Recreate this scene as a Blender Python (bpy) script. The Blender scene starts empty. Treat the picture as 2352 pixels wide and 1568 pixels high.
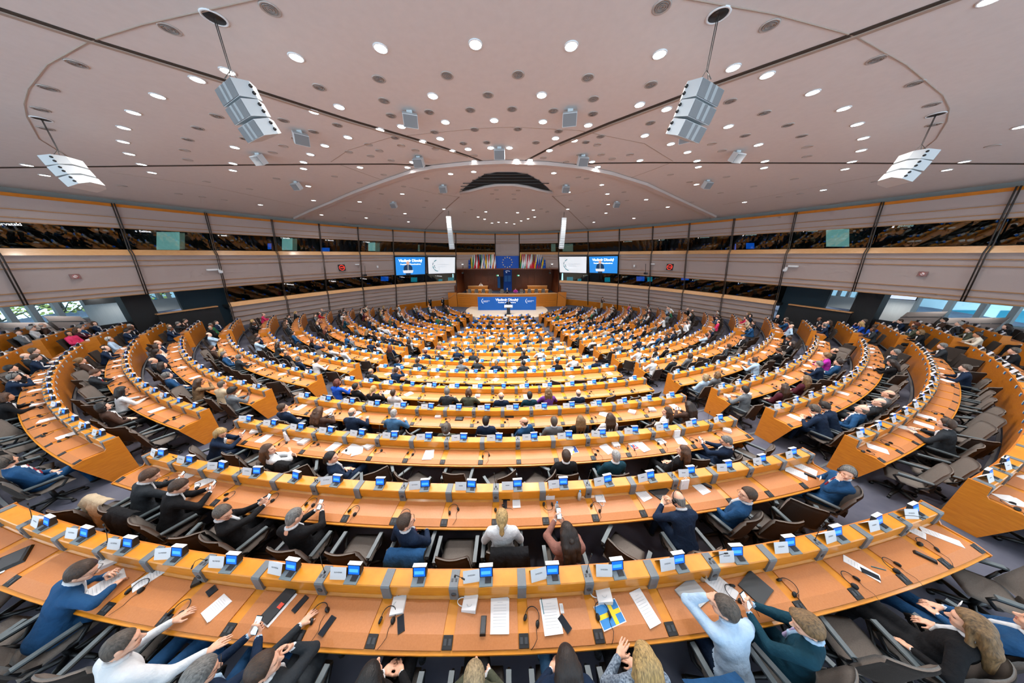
import bpy, math, random
import numpy as np
from mathutils import Vector, Matrix
random.seed(7); RNG = np.random.default_rng(7)
SC = bpy.context.scene
COL = SC.collection
# ------------------------------------------------------------------ camera
CAMZ = 7.20                                  # eye height above the flat floor round the lectern
FPX, HORY = 551.45, 584.93                   # focal length in pixels, picture row of the horizon (2352x1568 frame)
ROLL, YAW = math.radians(-0.152), math.radians(0.287)
PITCH = math.atan2(784 - HORY, FPX)
fwd = Vector((math.sin(YAW) * math.cos(PITCH), math.cos(YAW) * math.cos(PITCH), -math.sin(PITCH)))
rgt = Vector((math.cos(YAW), -math.sin(YAW), 0)); upv = rgt.cross(fwd)
rc = rgt * math.cos(ROLL) + upv * math.sin(ROLL); uc = upv * math.cos(ROLL) - rgt * math.sin(ROLL)
cam = bpy.data.cameras.new('camera'); CAM = bpy.data.objects.new('camera', cam); COL.objects.link(CAM)
cam.sensor_width = 36; cam.lens = FPX / 2352 * 36; cam.clip_start = .05; cam.clip_end = 300
CAM.matrix_world = Matrix(((rc.x, uc.x, -fwd.x, 0), (rc.y, uc.y, -fwd.y, 0), (rc.z, uc.z, -fwd.z, CAMZ), (0, 0, 0, 1)))
SC.camera = CAM
# ------------------------------------------------------------------ light and exposure
SC.view_settings.view_transform = 'Standard'; SC.view_settings.look = 'None'
SC.view_settings.gamma = 1; SC.view_settings.use_curve_mapping = False
SC.view_settings.exposure = 0.36
LAMP_W = 300.0                                # each recessed ceiling lamp
SC.cycles.use_denoising = True
SC.cycles.max_bounces = 4; SC.cycles.diffuse_bounces = 2; SC.cycles.glossy_bounces = 2; SC.cycles.transmission_bounces = 2
SC.cycles.use_adaptive_sampling = True; SC.cycles.adaptive_threshold = .08; SC.cycles.adaptive_min_samples = 12
SC.cycles.caustics_reflective = False; SC.cycles.caustics_refractive = False
SC.cycles.sample_clamp_indirect = 4.0
W = bpy.data.worlds.new('overcast_sky'); SC.world = W; W.use_nodes = True
bg = W.node_tree.nodes['Background']; bg.inputs[0].default_value = (.62, .80, .95, 1); bg.inputs[1].default_value = 3.0

def ray(x, y):
    d = rc * (x - 1176) + uc * (784 - y) + fwd * FPX
    return d
def at_z(x, y, z):
    d = ray(x, y); t = (z - CAMZ) / d.z
    return Vector((d.x * t, d.y * t, z))
def px(p):
    v = Vector((p[0], p[1], p[2] - CAMZ)); d = v.dot(fwd)
    if d < .05: return (-9999, -9999)
    return (1176 + FPX * v.dot(rc) / d, 784 - FPX * v.dot(uc) / d)
def in_view(p, m=60):
    x, y = px(p); return -m < x < 2352 + m and -m < y < 1568 + m

# ------------------------------------------------------------------ helpers
def lin(c):
    if isinstance(c, str):
        c = [int(c[i:i + 2], 16) / 255 for i in (0, 2, 4)]
    return tuple((v / 12.92 if v <= .04045 else ((v + .055) / 1.055) ** 2.4) for v in c[:3])
MATS = {}
def mat(name, col, rough=.6, metal=0, noise=None, scale=20, bump=0, emit=0, stretch=(1, 1, 1), spec=.5, coat=0, coord='Object', bdist=.01):
    """plain procedural material; noise = second colour mixed in by a noise texture"""
    if name in MATS: return MATS[name]
    m = bpy.data.materials.new(name); m.use_nodes = True; MATS[name] = m
    nt = m.node_tree; b = nt.nodes['Principled BSDF']; c = lin(col)
    b.inputs['Base Color'].default_value = (*c, 1); b.inputs['Roughness'].default_value = rough
    b.inputs['Metallic'].default_value = metal; b.inputs['Specular IOR Level'].default_value = spec
    if coat: b.inputs['Coat Weight'].default_value = coat; b.inputs['Coat Roughness'].default_value = .15
    if emit:
        b.inputs['Emission Color'].default_value = (*c, 1); b.inputs['Emission Strength'].default_value = emit; m.cycles.emission_sampling = 'NONE'
    if noise or bump:
        tc = nt.nodes.new('ShaderNodeTexCoord'); mp = nt.nodes.new('ShaderNodeMapping'); n = nt.nodes.new('ShaderNodeTexNoise')
        mp.inputs['Scale'].default_value = stretch; n.inputs['Scale'].default_value = scale; n.inputs['Detail'].default_value = 4
        nt.links.new(tc.outputs[coord], mp.inputs[0]); nt.links.new(mp.outputs[0], n.inputs['Vector'])
        if noise:
            mx = nt.nodes.new('ShaderNodeMix'); mx.data_type = 'RGBA'
            mx.inputs[6].default_value = (*c, 1); mx.inputs[7].default_value = (*lin(noise), 1)
            rp = nt.nodes.new('ShaderNodeMapRange'); rp.inputs[1].default_value = .3; rp.inputs[2].default_value = .7
            nt.links.new(n.outputs[0], rp.inputs[0]); nt.links.new(rp.outputs[0], mx.inputs[0]); nt.links.new(mx.outputs[2], b.inputs['Base Color'])
        if bump:
            bp = nt.nodes.new('ShaderNodeBump'); bp.inputs['Strength'].default_value = bump; bp.inputs['Distance'].default_value = bdist
            nt.links.new(n.outputs[0], bp.inputs['Height']); nt.links.new(bp.outputs[0], b.inputs['Normal'])
    return m

class MB:
    """collects geometry; build() links it as ONE mesh object"""
    def __init__(s): s.v = []; s.f = []; s.m = []; s.sm = []
    def add(s, v, f, m=0, smooth=False):
        o = len(s.v); s.v += [tuple(x) for x in v]
        for q in f: s.f.append(tuple(i + o for i in q)); s.m.append(m); s.sm.append(smooth)
    def box(s, c, d, m=0, rz=0, rx=0, taper=1):
        x, y, z = [i / 2 for i in d]; M = Matrix.Translation(c) @ Matrix.Rotation(rz, 4, 'Z') @ Matrix.Rotation(rx, 4, 'X')
        v = [M @ Vector((sx * x * (taper if sz > 0 else 1), sy * y * (taper if sz > 0 else 1), sz * z)) for sz in (-1, 1) for sx, sy in ((-1, -1), (1, -1), (1, 1), (-1, 1))]
        s.add(v, [(3, 2, 1, 0), (4, 5, 6, 7), (0, 1, 5, 4), (1, 2, 6, 5), (2, 3, 7, 6), (3, 0, 4, 7)], m)
    def hexa(s, v, m=0):
        s.add(v, [(3, 2, 1, 0), (4, 5, 6, 7), (0, 1, 5, 4), (1, 2, 6, 5), (2, 3, 7, 6), (3, 0, 4, 7)], m)
    def sweep(s, prof, a0, a1, n, m=0, caps=True, mats=None, smooth=False):
        """closed (r,z) profile swept about the z axis; angle 0 points to -y, positive towards +x"""
        k = len(prof); v = []
        for i in range(n + 1):
            a = a0 + (a1 - a0) * i / n; sa, ca = math.sin(a), -math.cos(a)
            v += [(r * sa, r * ca, z) for r, z in prof]
        f = []; mm = []
        for i in range(n):
            for j in range(k):
                j2 = (j + 1) % k; f.append((i * k + j, (i + 1) * k + j, (i + 1) * k + j2, i * k + j2)); mm.append(mats[j] if mats else m)
        if caps:
            f.append(tuple(range(k))); f.append(tuple(n * k + j for j in reversed(range(k)))); mm += [m, m]
        o = len(s.v); s.v += v
        for q, w in zip(f, mm): s.f.append(tuple(i + o for i in q)); s.m.append(w); s.sm.append(smooth)
    def tube(s, pts, r, n=6, m=0, caps=True):
        pts = [Vector(p) for p in pts]; v = []; N = len(pts)
        rr = r if isinstance(r, (list, tuple)) else [r] * N
        prev = None
        for i, p in enumerate(pts):
            t = (pts[min(i + 1, N - 1)] - pts[max(i - 1, 0)])
            t = t.normalized() if t.length > 1e-9 else Vector((0, 0, 1))
            u = t.cross(Vector((0, 0, 1)) if abs(t.z) < .95 else Vector((1, 0, 0))).normalized()
            if prev is not None and u.dot(prev) < 0: u = -u
            prev = u; w = t.cross(u)
            for j in range(n):
                a = 2 * math.pi * j / n; v.append(p + (u * math.cos(a) + w * math.sin(a)) * rr[i])
        f = [(i * n + j, i * n + (j + 1) % n, (i + 1) * n + (j + 1) % n, (i + 1) * n + j) for i in range(N - 1) for j in range(n)]
        if caps: f += [tuple(reversed(range(n))), tuple((N - 1) * n + j for j in range(n))]
        s.add(v, f, m, True)
    def lathe(s, prof, c=(0, 0, 0), n=16, m=0, smooth=True):
        v = [(c[0] + r * math.cos(2 * math.pi * j / n), c[1] + r * math.sin(2 * math.pi * j / n), c[2] + z) for r, z in prof for j in range(n)]
        k = len(prof)
        f = [(i * n + j, i * n + (j + 1) % n, (i + 1) * n + (j + 1) % n, (i + 1) * n + j) for i in range(k - 1) for j in range(n)]
        f += [tuple(reversed(range(n))), tuple((k - 1) * n + j for j in range(n))]
        s.add(v, f, m, smooth)
    def grid(s, P, m=0, smooth=True, closed=False):
        """P[i][j] points"""
        a, b = len(P), len(P[0]); v = [p for r in P for p in r]
        f = [(i * b + j, i * b + (j + 1) % b, (i + 1) * b + (j + 1) % b, (i + 1) * b + j) for i in range(a - 1) for j in range(b if closed else b - 1)]
        s.add(v, f, m, smooth)
    def join(s, o, M=None, moff=0):
        off = len(s.v); s.v += [tuple(M @ Vector(p)) if M else p for p in o.v]
        s.f += [tuple(i + off for i in q) for q in o.f]; s.m += [i + moff for i in o.m]; s.sm += o.sm
    def mesh(s, name, mats):
        me = bpy.data.meshes.new(name); me.from_pydata(s.v, [], s.f)
        for q in (mats if isinstance(mats, (list, tuple)) else [mats]): me.materials.append(q)
        if s.f:
            me.polygons.foreach_set('material_index', s.m); me.polygons.foreach_set('use_smooth', s.sm)
        me.update(); return me
    def build(s, name, mats, parent=None, loc=None, rz=None):
        return obj(name, s.mesh(name, mats), parent, loc, rz)
def obj(name, me, parent=None, loc=None, rz=None):
    o = bpy.data.objects.new(name, me); COL.objects.link(o)
    if parent: o.parent = parent
    if loc is not None: o.location = loc
    if rz is not None: o.rotation_euler = (0, 0, rz)
    return o
def tag(o, label=None, cat=None, group=None, kind=None):
    if label: o['label'] = label
    if cat: o['category'] = cat
    if group: o['group'] = group
    if kind: o['kind'] = kind
    return o
def empty(name, loc=(0, 0, 0), rz=0, label=None, cat=None, group=None):
    o = bpy.data.objects.new(name, None); COL.objects.link(o); o.location = loc; o.rotation_euler = (0, 0, rz); o.empty_display_size = .1
    return tag(o, label, cat, group)
def copy_tree(o, parent=None):
    c = o.copy(); COL.objects.link(c); c.parent = parent
    for ch in list(o.children): copy_tree(ch, c)
    return c
def text(s, size, m, parent=None, M=None, name='lettering', bold=0, align='CENTER', ext=.001):
    cu = bpy.data.curves.new(name, 'FONT'); cu.body = s; cu.size = size; cu.align_x = align; cu.align_y = 'CENTER'; cu.offset = bold; cu.extrude = ext
    cu.resolution_u = 2; cu.materials.append(m)
    o = bpy.data.objects.new(name, cu); COL.objects.link(o)
    if parent: o.parent = parent
    if M is not None: o.matrix_local = M
    return o
def frame(o, x, z):
    """matrix with origin o, local x axis along x, local z axis (normal) along z"""
    x = Vector(x).normalized(); z = Vector(z).normalized(); y = z.cross(x).normalized(); x = y.cross(z)
    return Matrix(((x.x, y.x, z.x, o[0]), (x.y, y.y, z.y, o[1]), (x.z, y.z, z.z, o[2]), (0, 0, 0, 1)))

# ------------------------------------------------------------------ materials
def wood(name, c1, c2, rough=.35, sc=6, stretch=(1, 1, 6), coat=.2):
    return mat(name, c1, rough, noise=c2, scale=sc, stretch=stretch, bump=.03, coat=coat)
M_WOOD = wood('beech_desk_wood', 'DB8F24', 'CE8016')
M_WOODP = wood('beech_panel_wood', 'CE7E20', 'BD6C16', .4)
M_LEDGE = wood('beech_sill_wood', 'E2B07A', 'D79F66', .35)
M_PAD = mat('tan_leather', 'C07C48', .4, noise='B87440', scale=60, bump=.05)
M_PADF = mat('tan_leather_edge', 'BE6A1E', .45, noise='B5621A', scale=60, bump=.05)
M_GREY = mat('grey_metal', '6C7277', .45, noise='666C71', scale=40)
M_DGREY = mat('dark_grey_plastic', '3C3F43', .5)
M_BLACK = mat('black_plastic', '101112', .45)
M_SOCK = mat('black_socket', '1D1E20', .5)
M_FAB = mat('taupe_chair_fabric', '77706A', .95, noise='6C655F', scale=120, bump=.25, spec=.15)
M_FABD = mat('dark_chair_shell', '3E3733', .9, noise='352F2B', scale=120, bump=.2, spec=.15)
M_ARM = mat('slate_armrest', '5A6468', .45)
M_PAPER = mat('white_paper', 'E9EAEC', .85)
M_CARD = mat('name_card_stock', 'D3D5D9', .8)
M_INK = mat('grey_ink', '6A6E74', .8)
M_SCREEN = mat('blue_lcd', '0A55D8', .3, emit=1.1)
M_SCREEN2 = mat('pale_blue_lcd', '3E8CF0', .3, emit=1.1)
M_WHITE = mat('white_plastic', 'E6E7E8', .5)
M_CARPET = mat('grey_violet_carpet', '63646F', .98, noise='4C4E5C', scale=1.3, bump=.2, spec=.1, stretch=(1, 1, 1))
M_CEIL = mat('warm_white_ceiling', 'D8D0CC', .85, noise='D4CCC8', scale=6, spec=.2)
M_PANEL = mat('mauve_acoustic_panel', 'B3A39D', .8, noise='AE9E98', scale=90, bump=.1, spec=.25)
M_POST = mat('bronze_post', '3A332E', .45, metal=.3)
M_RAIL = wood('oak_rail', 'B98A5C', 'A87A4E', .4)
M_LAMP = mat('lamp_glow', 'FFFFFF', .5, emit=22)
M_SEAM = mat('dark_ceiling_slot', '3B2E24', .8)
M_SEAML = mat('ceiling_slot_edge', 'A89486', .7)
M_NOOK = mat('walnut_wall_wood', '7A3C14', .5, noise='6A3210', scale=4, stretch=(6, 1, 1))
M_BLUE = mat('event_banner_blue', '0B63C4', .7)
M_EU = mat('flag_blue', '0A50B4', .7)
M_GOLD = mat('flag_gold', 'F7D86A', .7)
# ------------------------------------------------------------------ seating geometry: concentric rows about CEN
CEN = Vector((-.54, 32.97, 0))
ROWN = 'YABCDEFGHIJKLMNO'
RR = dict(zip(ROWN, [33.0, 31.61, 30.24, 28.82, 27.36, 25.70, 23.95, 22.2, 20.4, 18.65, 16.9, 15.15, 13.4, 11.65, 9.9, 8.2]))
ZD = {n: CAMZ + h for n, h in zip(ROWN, [-3.80, -3.973, -4.165, -4.363, -4.55, -4.807, -5.093, -5.379, -5.60, -5.787, -6.003, -6.207, -6.347, -6.394, -6.44, -6.463])}
ZF = {n: ZD[n] - .74 for n in ROWN}
def pol(r, a, z=0): return Vector((CEN.x + r * math.sin(a), CEN.y - r * math.cos(a), z))
rad = math.radians
HALF = dict(K=14.5, L=15.5, M=17.5, N=19, O=20.5)               # half angle of the middle block
SIDE_END = dict(Y=52, A=52, B=51, C=51, D=51.5, E=53.5, F=57, G=60, H=64, I=68, J=72, K=75, L=76, M=75, N=73, O=70)
BLOCKS = []                                                      # (row, block, a0, a1, cells) in radians
for n in ROWN:
    R = RR[n]; h = HALF.get(n, 13.6); gap = max(2.9, math.degrees(1.25 / R)); mid = -.3
    spans = [] if n == 'Y' else [('middle', mid - h, mid + h)]
    d0, d1, s0 = h + gap, 41.5, 44.5
    e = SIDE_END[n]
    for sg in (-1, 1):
        nm = ('tree', 'street')[sg > 0]
        if n == 'Y': spans += [(nm + '_side', *sorted((sg * 36, sg * 43.5))), (nm + '_end', *sorted((sg * 46, sg * e)))]; continue
        spans += [(nm + '_wing', *sorted((mid + sg * d0, mid + sg * d1))), (nm + '_end', *sorted((mid + sg * s0, mid + sg * e)))]
    for b, a0, a1 in spans:
        k = max(2, round((rad(a1 - a0) * R - .1) / .835)); BLOCKS.append((n, b, rad(a0), rad(a1), k))
# ------------------------------------------------------------------ floor: one terrace per row
fl = MB()
for i, n in enumerate(ROWN):
    ro = 40. if i == 0 else RR[ROWN[i - 1]] - .50
    ri = RR[n] - .50 if n != 'O' else 0.01
    z = ZF[n]
    fl.sweep([(ro, z), (ri, z), (ri, z - .6), (ro, z - .6)], rad(-82), rad(82), 72)
fl.box((CEN.x, 40, -.3), (60, 26, .6))
FLOOR = tag(fl.build('floor', M_CARPET, loc=CEN), kind='structure')
FLOOR.data.transform(Matrix.Translation((0, 0, 0)))
# the box above was laid out in world coordinates: shift it back by CEN
me = FLOOR.data
for v in me.vertices[-8:]: v.co.x -= CEN.x; v.co.y -= CEN.y
edge = MB()
for i, n in enumerate(ROWN[:-1]):
    R = RR[n] - .56
    edge.sweep([(R, ZF[n] - .0), (R, ZF[n] + .015), (R - .05, ZF[n] + .015), (R - .05, ZF[n])], rad(-58), rad(58), 60)
tag(edge.build('trim_1', mat('step_nosing_rubber', '4E5256', .7), loc=CEN), kind='structure')
# cream stage round the lectern
st = MB(); st.lathe([(5.6, -.05), (5.6, .10), (5.55, .12), (0, .12)], n=48, smooth=False)
tag(st.build('trim_2', mat('cream_stage_floor', 'E3D3BE', .6, noise='DCCAB3', scale=8), loc=(CEN.x, CEN.y - .3, 0)), kind='structure')

# ------------------------------------------------------------------ desks
SEATS = []                                  # dicts: row, block, idx, n, a (angle of the seat), da
ORD = {n: i for i, n in enumerate('ONMLKJIHGFEDCBAY')}
NTH = ['first', 'second', 'third', 'fourth', 'fifth', 'sixth', 'seventh', 'eighth', 'ninth', 'tenth', 'eleventh', 'twelfth', 'thirteenth', 'fourteenth', 'fifteenth', 'sixteenth', 'seventeenth', 'eighteenth', 'nineteenth']
BLK = dict(middle='the middle block', tree_wing='the tree-window wing', street_wing='the building-window wing', tree_end='the block under tree windows', street_end='the block under building windows', tree_side='the strip under tree windows', street_side='the strip under building windows')
def row_words(n, b): return NTH[ORD[n]] + ' from the stage in ' + BLK[b]
BSH = dict(middle='middle block', tree_wing='tree-window wing', street_wing='building-window wing', tree_end='block under tree windows', street_end='block under building windows', tree_side='strip under tree windows', street_side='strip under building windows')
def seat_words(s): return NTH[min(s['i'], 18)] + ' seat from tree side, ' + NTH[ORD[s['row']]] + ' row, ' + BSH[s['blk']]
M_PLATE = mat('number_plate_white', 'C8D4DC', .6); M_PLATEB = mat('number_plate_blue', '2F6FA8', .6)
pl = MB(); pl.box((-.03, 0, 0), (.06, .012, .085), 1); pl.box((.032, 0, 0), (.064, .012, .085), 0)
PLATE_ME = pl.mesh('number_plate', [M_PLATE, M_PLATEB])
class RowMB(MB):
    def sweep(s, R, prof, *k, **w): MB.sweep(s, [(R + r, z) for r, z in prof], *k, **w)
for n, b, a0, a1, k in BLOCKS:
    R, zd, zf = RR[n], ZD[n], ZF[n]; da = (a1 - a0) / k; zl = zf - zd
    am = (a0 + a1) / 2; E0 = pol(R - .2, am, zf); off = CEN - Vector((E0.x, E0.y, 0)) + Vector((0, 0, zd - zf))
    seen = [in_view(pol(R, a0 + da * (i + .5), zd), 160) for i in range(k)]
    if not any(seen): continue
    i0 = 0
    while not seen[0]: seen.pop(0); a0 += da; k -= 1; i0 += 1
    while not seen[-1]: seen.pop(); a1 -= da; k -= 1
    root = empty('desk_row', E0, 0, 'curved beech desk row, ' + row_words(n, b), 'desk', 'curved desks of the chamber')
    ns = max(3, int(k * 1.5))
    def place(name, me, a): obj(name, me, root, pol(R, a, zd) - E0, a)
    def shared(q, name, ms):
        q.v = [(x, y + R, z) for x, y, z in q.v]; return q.mesh(name, ms)
    def part(name, prof, s0, s1, nn, m, mats=None, parent=root):
        q = RowMB(); q.sweep(R, prof, s0, s1, nn); return q.build(name, m, parent, off)
    part('desktop', [(.09, -.06), (.09, -.036), (.062, -.032), (-.045, 0), (-.335, 0), (-.40, .045), (-.5, .045), (-.5, -.06)], a0, a1, ns, M_WOOD)
    part('ledge', [(-.352, .05), (-.352, .212), (-.362, .222), (-.52, .222), (-.52, .05)], a0, a1, ns, M_WOOD)
    part('front_panel', [(-.505, .21), (-.54, .21), (-.53, zl), (-.505, zl)], a0, a1, ns, M_WOODP)
    ep = [(-.55, .228), (-.347, .228), (-.335, .06), (-.30, .014), (-.04, .012), (.098, -.03), (.098, -.062), (-.16, zl), (-.55, zl)]
    t = .03 / R
    part('end_panel', ep, a0 - t, a0, 1, M_WOODP); part('end_panel', ep, a1, a1 + t, 1, M_WOODP)
    w = .062 / R
    q = RowMB(); q.sweep(R, [(.060, -.031), (.060, -.018), (-.047, .012), (-.33, .012), (-.33, 0), (-.045, 0)], w, da - w, 2)
    pad_me = shared(q, 'leather_pad', M_PAD)
    near = ORD[n] >= 6
    q = RowMB(); q.sweep(R, [(.056, -.028), (.056, -.012), (-.042, .016), (-.042, .002)], -.85 * w, .85 * w, 1)
    if near:
        for s in (-.4, .4): q.sweep(R, [(.03, -.018), (.03, -.001), (-.015, .013), (-.015, -.004)], s * w - .25 * w, s * w + .25 * w, 1, 1)
    sock_me = shared(q, 'socket_plate', [M_SOCK, M_DGREY])
    dv = []
    for sp in (0, 1):
        q = RowMB(); q.sweep(R, [(-.332, .012), (-.335, .215), (-.348, .234), (-.522, .234), (-.522, .21), (-.36, .21), (-.36, .012)], -.85 * w, .85 * w, 1, 0)
        if sp:
            q.tube([(0, -(R - .333), .12), (0, -(R - .329), .12)], .032, 12, 1)
            for s in (-.4, .4): q.sweep(R, [(-.40, .234), (-.40, .238), (-.43, .238), (-.43, .234)], s * w - .2 * w, s * w + .2 * w, 1, 1)
        dv.append(shared(q, 'divider_block', [M_GREY, M_DGREY]))
    for i in range(k + 1):
        a = a0 + da * i
        if i == 0: a += w * .9
        if i == k: a -= w * .9
        if near: place('socket_plate', sock_me, a)
        place('divider_block', dv[i % 2], a)
        if i < k:
            place('leather_pad', pad_me, a0 + da * i)
            ac = a0 + da * (i + .5)
            SEATS.append(dict(row=n, blk=b, i=i + i0, k=k, a=ac, da=da, R=R, zd=zd, zf=zf, p=pol(R, ac, zd), mic=i % 2 == 1))
            if b != 'middle' and abs(ac) > rad(22) and ORD[n] >= 6:
                pp = pol(R - .55, ac, zd + .13) - E0
                obj('number_plate', PLATE_ME, root, pp, ac)
    if not near:
        q = RowMB()
        for i in range(k + 1): q.sweep(R, [(.056, -.028), (.056, -.012), (-.042, .016), (-.042, .002)], a0 + da * i - .85 * w, a0 + da * i + .85 * w, 1)
        q.build('socket_strip', M_SOCK, root, off)
for s in SEATS:
    x, y = px(s['p']); s['px'] = (x, y); s['dist'] = (s['p'] - Vector((0, 0, CAMZ))).length
    s['vis'] = in_view(s['p'], 70)
SEATS.sort(key=lambda s: s['dist'])
def on_desk(s, fx, r, z=0, rz=0):
    """point on a seat's desk: fx = share of the cell from its first divider, r = metres outward of the row line"""
    a = s['a'] + (fx - .5) * s['da']
    return pol(s['R'] + r, a, s['zd'] + z), a + rz
# ------------------------------------------------------------------ elliptical wall: plan curve, profile
WX, WY, WA, WB, LEAN, ZT = -.5, -4.0, 24.34, 40.1, .28, 2.70      # centre, half axes, lean per metre below the top, top above the eye
def wall_pt(t, z, off=0.):
    """t = parameter angle on the ellipse (0 = straight ahead, + towards +x); z above the eye; off > 0 outward"""
    s, c = math.sin(t), math.cos(t)
    n = Vector((s / WA, c / WB)).normalized(); o = off + LEAN * (ZT - z)
    return Vector((WX + WA * s + n.x * o, WY + WB * c + n.y * o, CAMZ + z))
def wall_t(x, y):
    """ellipse parameter of the picture column x at the top edge (given its picture row y)"""
    d = ray(x, y); k = math.hypot(d.x, d.y); best = None
    az = math.atan2(d.x, d.y); lo, hi = -2.2, 2.2
    for _ in range(50):
        m = (lo + hi) / 2; p = wall_pt(m, ZT)
        if math.atan2(p.x, p.y) < az: lo = m
        else: hi = m
    return lo
POSTS = [wall_t(x, y) for x, y in [(258.5, 469.3), (471, 490.7), (622.4, 505), (731.3, 516.3), (820.8, 523.3), (901.4, 528.4), (974.9, 532.4), (1046.3, 535.2), (1137, 536.9), (1192.6, 536.2), (1283, 534.5), (1351.4, 530), (1423.9, 525.6), (1501, 519.9), (1586, 511.2), (1688.7, 501.6), (1831.6, 484), (2030.9, 461.5), (2346, 423.4)]]
d0 = POSTS[1] - POSTS[0]; d1 = POSTS[-1] - POSTS[-2]
POSTS = [POSTS[0] - 3 * d0, POSTS[0] - 2 * d0, POSTS[0] - d0] + POSTS + [POSTS[-1] + d1, POSTS[-1] + 2 * d1]
NP = len(POSTS); I0 = 3                       # index of the post at picture column 258
LOW = [i for i in range(NP - 1) if I0 + 1 <= i < I0 + 7 or I0 + 10 <= i < I0 + 16]    # bays that have the lower booth and wall
NICHE = range(I0 + 7, I0 + 10)
WALL = empty('wall_back'); WALL['kind'] = 'structure'
def strip(q, t0, t1, z0, z1, o0, o1, th=.04, n=5, m=0):
    """curved slab between heights z0 (bottom) and z1, outward offsets o0, o1 at those heights, thickness th outward"""
    P = [wall_pt(t0 + (t1 - t0) * i / n, z, o) for i in range(n + 1) for z, o in ((z0, o0), (z1, o1), (z1, o1 + th), (z0, o0 + th))]
    f = []
    for i in range(n):
        a, b = i * 4, i * 4 + 4
        f += [(a, a + 1, b + 1, b), (a + 1, a + 2, b + 2, b + 1), (a + 2, a + 3, b + 3, b + 2), (a + 3, a, b, b + 3)]
    f += [(3, 2, 1, 0), (n * 4, n * 4 + 1, n * 4 + 2, n * 4 + 3)]
    q.add(P, f, m)
def piece(name, t0, t1, z0, z1, o0, o1, m, th=.04, n=5):
    q = MB(); strip(q, t0, t1, z0, z1, o0, o1, th, n); return q.build(name, m, WALL)
gl = bpy.data.materials.new('tinted_booth_glass'); gl.use_nodes = True
nt = gl.node_tree; nt.nodes.clear(); out = nt.nodes.new('ShaderNodeOutputMaterial'); mx = nt.nodes.new('ShaderNodeMixShader')
tr = nt.nodes.new('ShaderNodeBsdfTransparent'); gs = nt.nodes.new('ShaderNodeBsdfGlossy'); fr = nt.nodes.new('ShaderNodeFresnel')
tr.inputs[0].default_value = (.50, .62, .62, 1); gs.inputs['Roughness'].default_value = .015; fr.inputs[0].default_value = 1.6
nt.links.new(fr.outputs[0], mx.inputs[0]); nt.links.new(tr.outputs[0], mx.inputs[1]); nt.links.new(gs.outputs[0], mx.inputs[2]); nt.links.new(mx.outputs[0], out.inputs[0])
M_GLASS = gl
g2 = gl.copy(); g2.name = 'clear_window_glass'; g2.node_tree.nodes['Transparent BSDF'].inputs[0].default_value = (.78, .9, .93, 1); g2.node_tree.nodes['Fresnel'].inputs[0].default_value = 1.4
M_WIN = g2
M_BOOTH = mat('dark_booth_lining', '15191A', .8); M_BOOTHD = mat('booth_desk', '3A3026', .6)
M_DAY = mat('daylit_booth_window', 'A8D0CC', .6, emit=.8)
for i in range(NP - 1):
    t0, t1 = POSTS[i], POSTS[i + 1]; ctr = i == I0 + 8
    piece('cap_rail', t0, t1, 2.56, 2.70, -.03, -.05, M_WOODP, .2)
    piece('acoustic_panel', t0, t1, 1.47, 2.56, .02, .02, M_PANEL)
    for z in (2.03, 1.68, 1.485): piece('slat', t0, t1, z - .018, z + .018, -.035, -.035, M_RAIL, .06)
    if not ctr:
        piece('glass_pane', t0, t1, .34, 1.47, .18, .18, M_GLASS, .012)
        piece('window_sill', t0, t1, .03, .34, -.12, .10, M_LEDGE, .10)
    else:
        piece('acoustic_panel', t0, t1, .0, 1.47, .0, .0, M_PANEL)
    zb = -2.28 if i not in NICHE else -1.95
    piece('acoustic_panel', t0, t1, zb, .03, .03, .03, M_PANEL)
    for z in (-.27, -.58, -1.72, -2.05):
        if z > zb: piece('slat', t0, t1, z - .02, z + .02, -.03, -.03, M_RAIL, .07)
    piece('slat', t0, t1, zb - .02, zb + .03, -.03, -.03, M_RAIL, .12)
    if i in LOW:
        piece('glass_pane', t0, t1, -3.52, -2.28, .16, .16, M_GLASS, .012)
        piece('window_sill', t0, t1, -3.84, -3.52, -.14, .06, M_LEDGE, .10)
        zz = -3.84
        for k in range(7):
            z1, z0 = zz - .445 * k, zz - .445 * (k + 1)
            piece('lapped_board', t0, t1, z0, z1, .02, .07, M_PANEL, .04)
            piece('slat', t0, t1, z0 - .02, z0 + .015, -.01, -.01, M_RAIL, .05)
        piece('plinth', t0, t1, -CAMZ - .1, zz - .445 * 6 + .2 if abs(i - I0 - 8.5) < 4 else zz - .445 * 7 + .1, -.05, -.03, M_WOODP, .05)
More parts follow.
